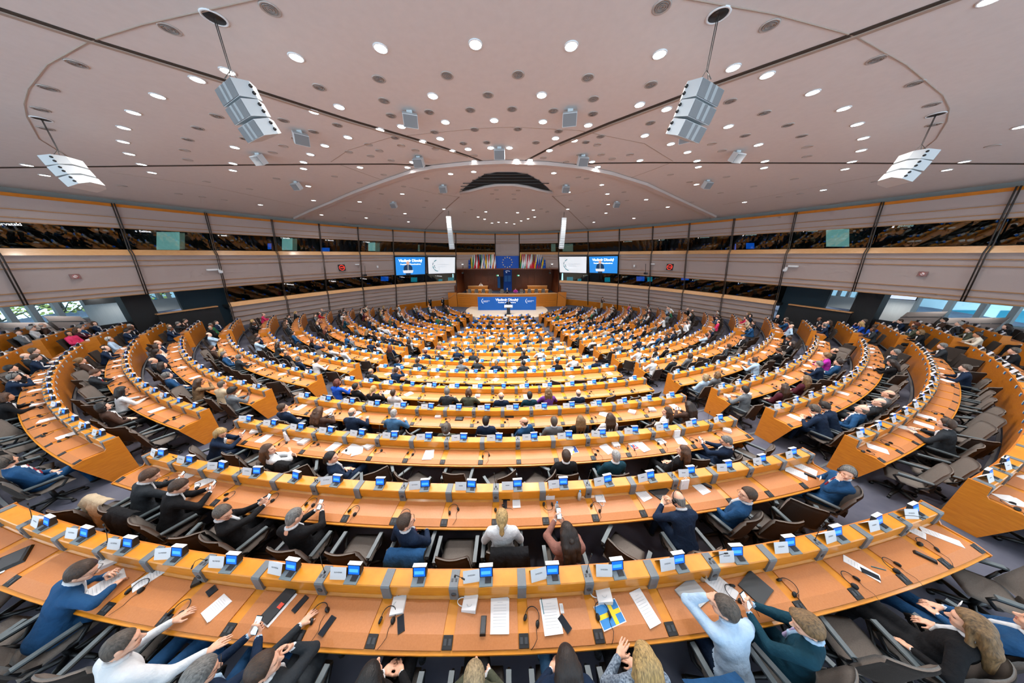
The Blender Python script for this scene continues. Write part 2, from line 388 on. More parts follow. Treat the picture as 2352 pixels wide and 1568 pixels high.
# booths behind the upper glass: back wall, floor, ceiling joined as a lining, desk, some lit windows
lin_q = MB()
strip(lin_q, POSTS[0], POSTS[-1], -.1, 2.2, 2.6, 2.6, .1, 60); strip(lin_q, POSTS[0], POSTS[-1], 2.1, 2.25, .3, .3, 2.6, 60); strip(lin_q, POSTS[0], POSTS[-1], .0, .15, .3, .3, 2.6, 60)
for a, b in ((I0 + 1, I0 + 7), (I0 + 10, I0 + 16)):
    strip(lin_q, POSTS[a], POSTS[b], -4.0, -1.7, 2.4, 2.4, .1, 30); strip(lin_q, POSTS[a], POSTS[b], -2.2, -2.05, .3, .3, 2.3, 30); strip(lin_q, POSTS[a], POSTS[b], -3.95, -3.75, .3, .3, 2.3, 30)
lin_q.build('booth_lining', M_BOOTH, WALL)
for i in range(NP):
    t = POSTS[i]; q = MB()
    path = [(2.72, -.10), (1.46, -.08), (.36, .02), (.02, -.16), (-2.30, -.09)] if i not in (I0 + 8, I0 + 9) else [(2.72, -.10), (-1.97, -.09)]
    if i in LOW or i - 1 in LOW: path += [(-2.32, -.02), (-3.5, .0), (-3.86, -.16), (-6.95, -.05)]
    for dx in (-.0012, .0012) if i != 0 else (0,):
        q.tube([wall_pt(t + dx, z, o) for z, o in path], .028, 4)
    q.build('post', M_POST, WALL)
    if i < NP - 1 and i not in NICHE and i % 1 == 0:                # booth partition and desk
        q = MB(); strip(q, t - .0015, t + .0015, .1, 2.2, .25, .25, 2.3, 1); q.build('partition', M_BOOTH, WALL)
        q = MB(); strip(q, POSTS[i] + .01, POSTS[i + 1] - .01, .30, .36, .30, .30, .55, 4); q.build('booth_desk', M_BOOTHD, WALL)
def booth_pane(x0, x1, y0, y1, off, m, name='lit_pane'):
    """bright rectangle standing inside a booth: picture box hit on the wall surface moved outward by off"""
    P = []
    for x, y in ((x0, y1), (x1, y1), (x1, y0), (x0, y0)): P.append(hit(x, y, off))
    q = MB(); n = (P[1] - P[0]).cross(P[3] - P[0]).normalized() * .03
    q.hexa([p + n for p in P] + [p - n for p in P]); return q.build(name, m, WALL)
def hit(x, y, off):
    """picture point on the leaning elliptical wall surface pushed outward by off"""
    d = ray(x, y); lo, hi = 1e-3, .5
    def inside(k):
        p = d * k; o = off + LEAN * (ZT - p.z); a, b = WA + o, WB + o
        return ((p.x - WX) / a) ** 2 + ((p.y - WY) / b) ** 2 < 1
    while inside(hi): hi *= 1.5
    for _ in range(60):
        m = (lo + hi) / 2
        if inside(m): lo = m
        else: hi = m
    return d * lo + Vector((0, 0, CAMZ))
M_BOOTHW = mat('booth_wall_glow', 'BFC7B4', .7, emit=.25); M_CYAN = mat('cyan_monitor', '19A3BE', .4, emit=.7); M_MON = mat('blue_monitor', '1262E0', .4, emit=.9)  # booth wall panes glow by emission, standing for light on the wall
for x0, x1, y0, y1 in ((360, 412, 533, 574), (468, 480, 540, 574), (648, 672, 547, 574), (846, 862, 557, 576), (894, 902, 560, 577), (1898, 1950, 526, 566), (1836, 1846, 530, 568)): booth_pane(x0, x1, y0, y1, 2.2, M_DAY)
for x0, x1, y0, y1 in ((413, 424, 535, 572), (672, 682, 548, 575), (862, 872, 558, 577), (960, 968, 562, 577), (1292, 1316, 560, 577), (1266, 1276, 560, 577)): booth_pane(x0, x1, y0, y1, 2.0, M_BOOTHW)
for x0, x1, y0, y1 in ((615, 623, 559, 572), (738, 757, 569, 580), (1683, 1690, 560, 573), (1714, 1732, 558, 571), (875, 892, 635, 645), (1462, 1480, 635, 645), (1565, 1582, 633, 643)): booth_pane(x0, x1, y0, y1, .6, M_MON, 'monitor')
for x0, x1, y0, y1 in ((944, 958, 637, 647), (1007, 1016, 641, 650), (1029, 1043, 637, 647), (1302, 1316, 636, 646), (1327, 1335, 640, 649), (1389, 1401, 637, 647), (1487, 1498, 636, 646)): booth_pane(x0, x1, y0, y1, .6, M_CYAN, 'monitor')
M_WTXT = mat('white_lettering', 'F2F4F5', .6, emit=.5)
for s, x, y, h in (('hrvatski', -8, 514, .17), ('c  čeština', 310, 530.5, .14), ('e  eesti', 500, 540, .15), ('l  latviešu', 645, 546, .15), ('m  lietuvių', 747, 551, .15), ('n  magyar', 835, 555, .15), ('g  gaeilge', 2050, 519, .18), ('r  română', 1845, 531, .16), ('p  português', 1706, 540, .16), ('s  slovenčina', 1603, 546, .16), ('m  malti', 1513, 551, .16), ('n  nederlands', 1432, 555, .16), ('d  deutsch', 652, 651.5, .16), ('e  english', 755, 644.5, .16), ('f  français', 828, 639, .16), ('s  svenska', 1695, 650, .16), ('s  suomi', 1590, 643, .16), ('i  italiano', 918, 635.5, .16), ('e  ελληνικά', 1000, 633, .16), ('e  español', 1340, 633, .16), ('d  dansk', 1430, 636, .16)):
    p = hit(x, y, .15); q_ = hit(x + 12, y, .15); nrm = Vector((WX - p.x, WY - p.y, 0)).normalized(); nrm.z = -.2
    text(s, h, M_WTXT, WALL, frame(p, q_ - p, nrm), bold=.004, align='LEFT')

# ------------------------------------------------------------------ ceiling
def zc(x, y):
    rho = min(1.05, math.hypot((x - WX) / WA, (y - WY) / WB)); return 3.02 + 1.12 * (1 - rho ** 3)
def on_ceil(x, y, dz=0.):
    d = ray(x, y); z = 4.
    for _ in range(40):
        k = z / d.z; z = .5 * z + .5 * (zc(d.x * k, d.y * k) + dz)
    k = z / d.z
    return Vector((d.x * k, d.y * k, CAMZ + z))
q = MB(); NT, NRr = 96, 14; P = []
for i in range(NRr + 1):
    rho = (i / NRr) * 1.06
    P.append([(WX + WA * rho * math.sin(2 * math.pi * j / NT), WY + WB * rho * math.cos(2 * math.pi * j / NT), CAMZ + 3.02 + 1.12 * (1 - min(rho, 1.05) ** 3)) for j in range(NT)])
q.grid(P, closed=True)
CEIL = tag(q.build('ceiling', M_CEIL), kind='structure')
q = MB(); strip(q, -math.pi, math.pi, 2.66, 3.4, .55, .55, .2, 120)
tag(q.build('trim_3', mat('grey_cornice', '8F9290', .8)), kind='structure')
def ribbon(name, pts, w, m, dz=-.015, th=.03, n=10):
    """strip under the ceiling along picture points"""
    P = []
    for (x0, y0), (x1, y1) in zip(pts, pts[1:]):
        for i in range(n): P.append(on_ceil(x0 + (x1 - x0) * i / n, y0 + (y1 - y0) * i / n, dz))
    P.append(on_ceil(*pts[-1], dz)); G = []
    for i, p in enumerate(P):
        t = P[min(i + 1, len(P) - 1)] - P[max(i - 1, 0)]; s = Vector((t.y, -t.x, 0)).normalized() * w / 2
        G.append([p + s, p - s, p - s - Vector((0, 0, -th)), p + s - Vector((0, 0, -th))])
    q = MB(); q.grid(G, smooth=False, closed=True); return tag(q.build(name, m), kind='structure')
ribbon('trim_4', [(-60, 2), (205, 90), (500, 180), (800, 275), (1000, 333), (1080, 360), (1122, 376)], .11, M_SEAM)
ribbon('trim_5', [(-60, 12), (205, 97), (500, 187), (800, 281), (1000, 338), (1075, 361)], .10, M_SEAML, -.03)
ribbon('trim_6', [(2260, -30), (1965, 78), (1640, 193), (1400, 283), (1280, 332), (1195, 376)], .11, M_SEAM)
ribbon('trim_7', [(2300, -36), (1965, 87), (1640, 200), (1400, 289), (1285, 335)], .10, M_SEAML, -.03)
ribbon('trim_8', [(-40, 386), (400, 381), (700, 378), (900, 377), (1027, 383)], .12, M_SEAM)
ribbon('trim_9', [(2390, 377), (1900, 375), (1500, 374), (1385, 375), (1285, 380)], .12, M_SEAM)
ribbon('trim_10', [(600, -2), (330, 58), (205, 97), (110, 150), (66, 205), (56, 240), (62, 270), (90, 320), (180, 375)], .02, M_SEAML)
ribbon('trim_11', [(1570, -2), (1780, 35), (1965, 85), (2080, 150), (2165, 220), (2180, 250), (2175, 280), (2150, 320), (2085, 372)], .02, M_SEAML)
ribbon('trim_12', [(680, 504), (720, 486), (760, 470), (820, 445), (890, 420), (950, 400), (1000, 390), (1080, 382), (1160, 379), (1250, 382), (1330, 390), (1400, 404), (1480, 428), (1560, 464), (1640, 500)], .34, mat('ceiling_beam_white', 'C9BBB4', .8), -.16, .14)
ribbon('trim_13', [(1055, 452), (1010, 492), (974, 530)], .07, M_SEAML); ribbon('trim_14', [(1268, 450), (1310, 487), (1352, 528)], .07, M_SEAML)
for k_, l in enumerate([[(940, 430), (1000, 445), (1052, 452)], [(1270, 452), (1320, 446), (1380, 432)], [(795, 482), (860, 490), (930, 498), (1000, 505)], [(1330, 502), (1400, 495), (1520, 480)], [(250, 395), (480, 428), (700, 475)], [(1660, 470), (1900, 425), (2085, 390)], [(780, 378), (840, 400), (895, 420)], [(1430, 415), (1500, 390), (1545, 372)], [(760, 372), (800, 345), (900, 315), (1100, 295), (1180, 292), (1330, 300), (1480, 330), (1545, 370)]]):
    ribbon('trim_%d' % (15 + k_), l, .025, M_SEAML, -.008, .012, 6)
# dark louvred opening in the ceiling before the stage
OPEN = [(1057, 443), (1066, 432), (1085, 417), (1112, 402), (1140, 396), (1185, 396), (1215, 402), (1240, 416), (1258, 432), (1267, 442)]
LIP = [(1057, 443), (1085, 437), (1115, 429), (1145, 424), (1180, 424), (1210, 429), (1240, 437), (1267, 442)]
GRILLE = empty('ceiling_opening', on_ceil(1162, 420), 0, 'black louvred opening in the ceiling above the stage', 'ceiling opening')
def local(p, o): return Vector(p) - o.location
q = MB(); V = [local(on_ceil(x, y, -.03), GRILLE) for x, y in OPEN] + [local(on_ceil(x, y, -.03), GRILLE) for x, y in reversed(LIP[1:-1])]
q.add(V, [tuple(range(len(V)))]); q.build('opening_shade', mat('opening_shade_black', '07080A', .9), GRILLE)  # flat black sheet stands for the shade inside the recess
for k in range(6):
    y = 400 + k * 7; e = 8 + (y - 396) * 1.9 if y < 420 else 62 + (y - 420) * 1.9
    h = (y - 424) / 18; x0 = 1162 - min(e + 35, 104); x1 = 1162 + min(e + 35, 104)
    q = MB(); q.tube([local(on_ceil(x0 + (x1 - x0) * i / 8, y + 0, -.06), GRILLE) for i in range(9)] if y < 424 else [local(on_ceil(x0 + (1162 - 60 - h * 40 - x0) * i / 3, y, -.06), GRILLE) for i in range(4)], .02, 4); q.build('louvre', M_DGREY, GRILLE)
q = MB(); q.tube([local(on_ceil(x, y, -.10), GRILLE) for x, y in LIP], .09, 6); q.build('lip', mat('ceiling_beam_white', 'C9BBB4'), GRILLE)

LIT = [(680, 131), (874, 110), (1092, 101), (1312, 105), (1515, 124), (522, 163), (453, 182), (362, 220), (306, 258), (284, 293), (283, 325), (297, 353), (325, 377), (349, 396), (103, 402), (62, 379), (1684, 155), (1762, 172), (1867, 212), (1938, 249), (1969, 285), (1983, 317), (1978, 345), (1957, 371), (1941, 388), (2175, 390), (2215, 371), (2345, 291), (2280, -4), (994, 220), (1244, 218), (779, 245), (721, 256), (1469, 240), (1531, 250), (596, 296), (1673, 290), (539, 338), (1742, 332), (535, 375), (535, 391), (1757, 370), (1755, 385), (697, 372), (697, 387), (1601, 369), (1604, 383), (713, 354), (1579, 349), (746, 334), (1541, 330), (799, 315), (1481, 311), (873, 297), (1135, 276), (1247, 279), (1023, 280), (922, 290), (1351, 287), (971, 324), (1011, 318), (1039, 346), (1075, 342), (1127, 339), (1170, 339), (1276, 317), (1319, 322), (1186, 367), (1217, 367), (1262, 345), (1090, 370), (936, 384), (827, 384), (947, 372), (1360, 371), (1373, 383), (1470, 368), (1035, 399), (1088, 394), (1272, 397), (708, 427), (1600, 423), (720, 460), (924, 445), (598, 470), (1710, 464), (1891, 436), (738, 493), (841, 500), (826, 463), (930, 490), (938, 509), (1382, 424), (1395, 445), (1397, 469), (1392, 489), (1306, 441), (1484, 458), (1534, 475), (1364, 510), (1456, 501), (1304, 480), (1020, 480), (1116, 486), (1189, 488), (1225, 482), (1098, 498), (1113, 503), (1130, 512), (1145, 510), (1163, 511), (1181, 514), (1197, 507), (1213, 502), (1228, 498)]
DARK = [(620, 20), (389, 66), (175, 146), (110, 202), (93, 251), (1520, 15), (1768, 58), (2014, 136), (2102, 191), (2141, 240), (2145, 286), (870, 181), (1027, 173), (1190, 171), (1350, 178), (733, 200), (882, 231), (1495, 194), (1121, 218), (1363, 227), (497, 266), (454, 294), (651, 276), (720, 302), (775, 287), (431, 320), (562, 318), (424, 345), (431, 367), (626, 350), (898, 265), (986, 257), (1080, 252), (1176, 250), (1362, 261), (1271, 254), (1677, 232), (1756, 259), (1810, 287), (1842, 312), (1855, 337), (1854, 359), (1494, 282), (1553, 297), (1636, 330), (1712, 311), (1659, 346), (200, 416), (280, 427), (410, 445), (474, 417), (465, 452), (515, 459), (573, 434), (768, 405), (826, 420), (635, 410), (1540, 401), (1584, 418), (1669, 406), (1731, 428), (1655, 443), (1589, 464), (1825, 411), (1790, 452), (1838, 445), (2012, 417), (140, 365), (105, 295), (2280, 335), (680, 318), (650, 335), (801, 349), (846, 332), (907, 316), (921, 334), (871, 346), (954, 345), (1000, 341), (1064, 329), (1118, 327), (998, 303), (1090, 297), (1189, 296), (1283, 301), (1231, 327), (1346, 326), (1380, 313), (1372, 332), (1332, 355), (1447, 355), (1381, 355), (1406, 365), (851, 358), (898, 368), (961, 358), (1089, 357), (1145, 357), (1248, 362), (1300, 372), (881, 401), (980, 410), (927, 428), (876, 445), (1012, 444), (980, 461), (974, 476), (1067, 487), (1083, 481), (1243, 480), (1257, 487), (1140, 436), (1190, 437), (1130, 445), (1180, 446), (1142, 457), (1181, 457), (1310, 460), (1350, 473), (1352, 497), (1347, 410), (1328, 407), (1433, 441), (1440, 460), (1480, 496), (870, 479), (895, 503), (790, 500), (0, 0)][:-1]
q = MB(); q.lathe([(.15, .0), (.15, -.016), (.125, -.02), (.12, .0)], n=20); RING_ME = q.mesh('trim_ring', M_WHITE)
q = MB(); q.lathe([(.0, -.004), (.124, -.004), (.124, -.012), (.0, -.02)], n=20); LAMP_ME = q.mesh('lamp_lens', M_LAMP)
M_GRL = mat('grille_grey', 'B5ACA6', .7); M_GRLD = mat('grille_dark', '8A807A', .8)
q = MB(); q.lathe([(.155, .0), (.155, -.012), (.14, -.018), (.125, -.008), (.0, -.008)], n=18); GR_ME = q.mesh('vent_ring', M_GRL)
q = MB()
for r in (.03, .07, .105): q.tube([(r * math.cos(t * .4488), r * math.sin(t * .4488), -.014) for t in range(15)], .007, 4)
GRS_ME = q.mesh('vent_slats', M_GRLD)
def near_words(x, y): return 'over the stage' if y > 440 and 880 < x < 1440 else 'over the seats'
for x, y in LIT:
    p = on_ceil(x, y); r = empty('ceiling_downlight', p, 0, 'lit round recessed downlight in the ceiling ' + near_words(x, y), 'downlight', 'lit downlights ' + near_words(x, y))
    obj('trim_ring', RING_ME, r); obj('lamp_lens', LAMP_ME, r)
    L = bpy.data.lights.new('downlight_lamp', 'SPOT'); L.energy = LAMP_W; L.spot_size = rad(150); L.spot_blend = 1; L.shadow_soft_size = .15; L.color = (1, .96, .93)
    o = bpy.data.objects.new('downlight_lamp', L); COL.objects.link(o); o.parent = r; o.location = (0, 0, -.06)
for x, y in [(-15, 3), (-9, 2.5), (-3, 3.4), (3, 3.4), (9, 2.5), (15, 3), (-12, -2), (-5, -2), (5, -2), (12, -2), (-18, 6), (18, 6)]:      # the rings of lamps go on behind the gallery
    r = empty('ceiling_downlight', (x, y, CAMZ + zc(x, y)), 0, 'lit round recessed downlight in the ceiling above the gallery', 'downlight', 'lit downlights above the gallery')
    obj('trim_ring', RING_ME, r); obj('lamp_lens', LAMP_ME, r)
    L = bpy.data.lights.new('downlight_lamp', 'SPOT'); L.energy = LAMP_W; L.spot_size = rad(150); L.spot_blend = 1; L.shadow_soft_size = .15; L.color = (1, .96, .93)
    o = bpy.data.objects.new('downlight_lamp', L); COL.objects.link(o); o.parent = r; o.location = (0, 0, -.06)
for x, y in DARK:
    p = on_ceil(x, y); r = empty('ceiling_vent', p, 0, 'unlit round air vent with ring grille in the ceiling', 'vent', 'round ceiling vents')
    obj('vent_ring', GR_ME, r)
    if y < 330: obj('vent_slats', GRS_ME, r)
# loudspeaker boxes and hanging arrays
M_SPK = mat('white_speaker_case', 'CBD0D2', .5); M_SPKG = mat('grey_speaker_mesh', '7F8082', .7, noise='747577', scale=200); M_SPKL = mat('light_speaker_strip', 'A2A6A8', .7); M_STEEL = mat('steel_cable', '6F6A66', .4, metal=.6)
def small_speaker(x, y, s, label, face):
    p = on_ceil(x, y - 8 * s); r = empty('ceiling_loudspeaker', p, 0, label, 'loudspeaker', 'boxes bolted to the ceiling')
    q = MB(); q.box((0, 0, -.05), (.16, .05, .1)); q.build('bracket', M_SPK, r)
    a = math.atan2(face[0], face[1])
    q = MB(); q.box((0, 0, -.24), (.42, .26, .32), 0, -a, rad(-32)); q.build('cabinet', M_SPK, r)
    M = Matrix.Translation((0, 0, -.24)) @ Matrix.Rotation(-a, 4, 'Z') @ Matrix.Rotation(rad(-32), 4, 'X')
    q = MB(); q.box((0, .135, 0), (.39, .02, .29)); q.v = [tuple(M @ Vector(v)) for v in q.v]; q.build('mesh_front', M_SPKG, r)
for k_, (x, y) in enumerate([(940, 257), (1310, 254), (1147, 341), (687, 303), (1582, 297), (590, 355), (1697, 349), (960, 362), (1340, 359), (678, 420), (1627, 417), (1017, 428), (1300, 428), (903, 467), (1417, 466)]):
    p = on_ceil(x, y); f = (p.x - 0 + .01, p.y - 16) if y < 330 else (-p.x, -p.y)
    small_speaker(x, y, .5, 'small box loudspeaker bolted to the ceiling, tilted down', (-f[0] if y < 330 else p.x * .3, -abs(f[1]) - 2))
def line_array(name, hx, hy, bx, by, label, yaw, scale=1.0):
    p = on_ceil(hx, hy); d = ray(bx, by); k = math.hypot(p.x, p.y) / math.hypot(d.x, d.y); top = CAMZ + d.z * k
    r = empty(name, (p.x, p.y, p.z), 0, label, 'loudspeaker', 'hanging loudspeaker arrays'); h = top - p.z
    q = MB(); q.lathe([(.19, 0), (.19, -.015), (.16, -.02), (.15, 0)], n=20); q.build('ceiling_ring', M_WHITE, r)
    q = MB(); q.lathe([(.0, -.006), (.15, -.006), (.15, -.01), (.0, -.01)], n=20); q.build('cable_hole', M_BLACK, r)
    q = MB()
    for dx in (-.015, .015): q.tube([(dx, 0, 0), (dx, 0, h + .22), (dx * 8, .04, h), ], .008, 5)
    q.tube([(0, 0, h + .22), (0, -.18, h)], .008, 5); q.build('suspension_cable', M_STEEL, r)
    tilt = rad(-14)
    for j in range(3):
        a = tilt - rad(5) * j; zc_ = h - .14 * scale - .26 * scale * j; yo = -.05 * j - .02 * j * j
        M = Matrix.Rotation(yaw, 4, 'Z') @ Matrix.Translation((0, yo, zc_)) @ Matrix.Rotation(a, 4, 'X') @ Matrix.Scale(scale, 4)
        q = MB(); x, z = .40, .125; y0, y1, y2 = .16, -.12, -.28
        q.add([(sx * X, Y, Z) for Y, X, zz in ((y0, x, z), (y1, x, z), (y2, x * .55, z * .8)) for sx, Z in ((-1, -zz), (1, -zz), (1, zz), (-1, zz))],
              [(0, 1, 2, 3), (11, 10, 9, 8)] + [(b + i, b + (i + 1) % 4, b + 4 + (i + 1) % 4, b + 4 + i) for b in (0, 4) for i in range(4)])
        q.v = [tuple(M @ Vector(v)) for v in q.v]; c = q.build('cabinet', M_SPK, r)
        q = MB(); q.box((0, .165, 0), (.78, .015, .235), 0)
        for xx in (-.1, .1): q.box((xx, .174, 0), (.09, .01, .235), 1)
        q.v = [tuple(M @ Vector(v)) for v in q.v]; q.build('mesh_front', [M_SPKG, M_SPKL], c)
        q = MB()
        for zz in (-.05, .05): q.tube([(-.34 if yaw > 0 else .34, -.10, zz), (-.43 if yaw > 0 else .43, -.10, zz)], .028, 8)
        q.v = [tuple(M @ Vector(v)) for v in q.v]; q.build('cable_plug', M_BLACK, c)
line_array('loudspeaker_array', 492, 40, 536, 195, 'grey striped three-box loudspeaker cluster over the tree-window wing, near the gallery', rad(152))
line_array('loudspeaker_array', 1650, 34, 1632, 192, 'grey striped three-box loudspeaker cluster over the building-window wing, near the gallery', rad(-152))
line_array('loudspeaker_array', 95, 273, 130, 362, 'white loudspeaker cluster by the tree-window wall, seen from its side', rad(112))
line_array('loudspeaker_array', 2150, 263, 2118, 350, 'white loudspeaker cluster by the building-window wall, seen from its side', rad(-112))
for (hx, hy, ty, by, sg, wd) in ((1030, 484, 497, 572, 1, 'tree'), (1296, 487, 500, 571, -1, 'building')):
    p = on_ceil(hx, hy); k = math.hypot(p.x, p.y); d = ray(hx, ty); zt = d.z * k / math.hypot(d.x, d.y) + CAMZ; d = ray(hx, by); zb = d.z * k / math.hypot(d.x, d.y) + CAMZ
    r = empty('line_array', p, 0, 'tall curved white loudspeaker column hanging towards the %s windows side' % wd, 'loudspeaker', 'hanging loudspeaker arrays')
    q = MB(); q.tube([(0, 0, 0), (0, 0, zt - p.z)], .025, 5); q.build('suspension_cable', M_STEEL, r)
    n = 14; H_ = (zt - zb) / n
    for j in range(n):
        q = MB(); q.box((sg * .0012 * j * j, -.004 * j * j, zt - p.z - H_ * (j + .5)), (.42, .35, H_ * .93), 0, 0, rad(.9 * j)); c = q.build('speaker_module', M_SPK, r)
# ------------------------------------------------------------------ podium, niche, flags, screens, outer windows
def at_y(x, y, Y):
    d = ray(x, y); k = Y / d.y; return Vector((d.x * k, Y, CAMZ + d.z * k))
def slab(name, P, n, th, m, parent=None):
    """flat panel from 4 world corners, thickness th along n (towards the back)"""
    n = Vector(n).normalized() * th; q = MB(); q.hexa([Vector(p) for p in P] + [Vector(p) + n for p in P])
    if parent: q.v = [tuple(Vector(v) - parent.location) for v in q.v]
    return q.build(name, m, parent)
NL, NR = wall_pt(POSTS[I0 + 7], -4, 0), wall_pt(POSTS[I0 + 10], -4, 0); YB = 43.2; ZN = CAMZ - 1.95
NW = empty('wall_niche'); NW['kind'] = 'structure'
slab('light_stop_backing', [(NL.x - 1, YB + .11, 0), (NR.x + 1, YB + .11, 0), (NR.x + 1, YB + .11, ZN + .1), (NL.x - 1, YB + .11, ZN + .1)], (0, 1, 0), .1, M_NOOK, NW)  # added behind the panels to block sky light in their gaps
for sx, P in ((-1, NL), (1, NR)): slab('light_stop_backing', [(P.x + sx * .22, P.y, 0), (P.x + sx * .22, YB + .1, 0), (P.x + sx * .22, YB + .1, ZN + .1), (P.x + sx * .22, P.y, ZN + .1)], (sx, 0, 0), .1, M_NOOK, NW)  # same light stop, added behind the side panels
xs = np.linspace(NL.x - .6, NR.x + .6, 15)
for i in range(14):
    if i == 6: continue
    slab('wood_panel', [(xs[i] + .01, YB, .5), (xs[i + 1] - .01, YB, .5), (xs[i + 1] - .01, YB, ZN), (xs[i] + .01, YB, ZN)], (0, 1, 0), .1, M_NOOK, NW)
for sx, P in ((-1, NL), (1, NR)):
    for k in range(4):
        y0 = P.y + (YB - P.y) * k / 4; y1 = P.y + (YB - P.y) * (k + 1) / 4 - .02; xx = P.x + sx * .1
        slab('wood_panel', [(xx, y0, 0), (xx, y1, 0), (xx, y1, ZN), (xx, y0, ZN)], (sx, 0, 0), .1, M_NOOK, NW)
slab('niche_ceiling', [(NL.x - 1, NL.y - .6, ZN), (NR.x + 1, NL.y - .6, ZN), (NR.x + 1, YB + .2, ZN), (NL.x - 1, YB + .2, ZN)], (0, 0, 1), .1, M_NOOK, NW)
slab('niche_floor', [(NL.x - .2, 35.9, 1.25), (NR.x + .2, 35.9, 1.25), (NR.x + .2, YB, 1.25), (NL.x - .2, YB, 1.25)], (0, 0, -1), 1.25, mat('blue_grey_carpet', '3A4358', .95), NW)
for k, (x, y) in enumerate(((-5, 37.5), (-2, 37.2), (1, 37.2), (4, 37.5), (-4.5, 40.5), (3.5, 40.5))):  # added lamps, out of view, to brighten the dark niche
    r = empty('niche_fill_light', (x, y, ZN - .02), 0, 'small downlight in the wooden ceiling of the niche', 'downlight', 'niche downlights')
    q = MB(); q.lathe([(.11, 0), (.11, -.02), (.0, -.02)], n=14); q.build('lamp_lens', M_LAMP, r)
    L = bpy.data.lights.new('niche_fill_lamp', 'SPOT'); L.energy = LAMP_W * 1.0; L.spot_size = rad(140); L.spot_blend = 1; L.shadow_soft_size = .1; L.color = (1, .9, .8); o = bpy.data.objects.new('niche_fill_lamp', L); COL.objects.link(o); o.parent = r; o.location = (0, 0, -.08)
# blue back panel with stars-and-hemicycle mark, side doorway, exit signs
p0, p1 = at_y(1157, 676, YB - .12), at_y(1175.5, 629, YB - .12)
DP = empty('backdrop_panel', ((p0.x + p1.x) / 2, YB - .12, 1.0), 0, 'tall blue panel with a white mark behind the chairman', 'panel')
slab('panel_board', [(p0.x, YB - .12, 1.0), (p1.x, YB - .12, 1.0), (p1.x, YB - .12, ZN - .05), (p0.x, YB - .12, ZN - .05)], (0, 1, 0), .06, M_EU, DP)
q = MB(); zc_ = ZN - .85
q.tube([(.42 * math.cos(a), -.02, zc_ - 1.0 + .2 * math.sin(a)) for a in np.linspace(.4, 2.7, 10)], .03, 4); q.tube([(-.3 + .2 * i / 5, -.02, zc_ - 1.05 - .05 * i / 5) for i in range(6)], .05, 4); q.build('white_mark', M_WTXT, DP)
q = MB()
for dx in (-.3, .3): q.box((dx, -.02, ZN - 2.95), (.52, .03, 1.0))
q.build('pale_pane', mat('pale_blue_print', '3B86D8', .6), DP)
for x0, x1, y0, y1, m, nm in ((1143, 1149, 635, 661, mat('doorway_blue', '1C63A8', .6), 'door_1'), (1149.5, 1157, 635, 676, mat('doorway_dark', '2A1408', .7), 'door_2')):
    a, b = at_y(x0, y1, YB - .05), at_y(x1, y0, YB - .05)
    o = slab(nm, [(a.x, YB - .05, a.z), (b.x, YB - .05, a.z), (b.x, YB - .05, b.z), (a.x, YB - .05, b.z)], (0, 1, 0), .04, m); o['kind'] = 'structure'
for x in (1143, 1190.5):
    a = at_y(x, 632.5, NL.y + .3); e = empty('exit_sign', a, 0, 'small green and white exit sign above the niche', 'sign', 'exit signs in the niche')
    q = MB(); q.box((0, 0, 0), (.34, .04, .18)); q.build('sign_plate', mat('exit_green', '2FA877', .5, emit=.6), e)
    q = MB(); q.box((.06, -.025, 0), (.14, .01, .13)); q.build('sign_door', mat('exit_white', 'DDF3E6', .5, emit=.8), e)
# curved president's bench of lapped boards
BR = 26.; BC = Vector((-.5, 34.2 + BR, 0))
BENCH = empty('president_bench', (-.5, 34.2, 0), 0, 'long curved wooden presiding bench behind the blue banner', 'bench')
ba = 7.4 / BR
def arc_slab(q, r0, r1, z0, z1, a0, a1, n=16, m=0):
    q.sweep([(r0, z0), (r1, z0), (r1, z1), (r0, z1)], a0, a1, n, m)
def bench_part(name, r0, r1, z0, z1, a0, a1, m):
    q = MB(); arc_slab(q, r0, r1, z0, z1, a0, a1); q.v = [(x + BC.x - BENCH.location.x, y + BC.y - BENCH.location.y, z) for x, y, z in q.v]; return q.build(name, m, BENCH)
for k in range(6): bench_part('lapped_board', BR - .03, BR - .005 * (k % 2) + .03, .0 + .31 * k, .295 + .31 * k, -ba, ba, M_WOODP)
bench_part('bench_top', BR - .75, BR + .06, 1.87, 1.93, -ba, ba, M_LEDGE)
for sg in (-1, 1):
    w = empty('stair_flank', (-.5 + sg * 8.0, 35.2, 0), 0, 'slanting wooden stair flank beside the presiding bench, %s side' % ('tree window' if sg < 0 else 'building window'), 'stair flank')
    q = MB(); q.hexa([(-.62, 0, 0), (.62, 0, 0), (.62, .2, 0), (-.62, .2, 0), (-.62, 0, 2.05), (.62, 0, 2.05), (.62, .2, 2.05), (-.62, .2, 2.05)]); q.build('flank_panel', M_WOODP, w)
    q = MB(); q.tube([(-sg * .55, -.03, 1.95), (sg * .5, -.03, 1.2)], .04, 6); q.build('handrail', M_RAIL, w)
# event banner with lettering, lectern
BN = empty('event_banner', (-.5, 32.25, 0), 0, 'wide blue event banner with white lettering behind the lectern', 'banner')
q = MB(); q.box((0, 0, 1.0), (7.85, .08, 1.82)); q.build('banner_cloth', M_BLUE, BN)
ffront = lambda x, z, y=-.045: frame((x, y, z), (1, 0, 0), (0, -1, 0))
text('Vladimír Dlouhý', .46, M_WTXT, BN, ffront(0, 1.52), bold=.012); text('President of Eurochambres', .215, M_WTXT, BN, ffront(.0, 1.16), bold=.006)
def logo(parent, x, z, s, m, y=-.05):
    for a0, a1, r in ((110, 138, 1), (150, 178, 1), (188, 218, 1), (226, 256, 1), (190, 206, .72)):
        q = MB(); q.tube([(x + s * r * math.cos(rad(a)), y, z + s * r * math.sin(rad(a))) for a in np.linspace(a0, a1, 7)], s * .1 * r, 4); q.build('mark_segment', m, parent)
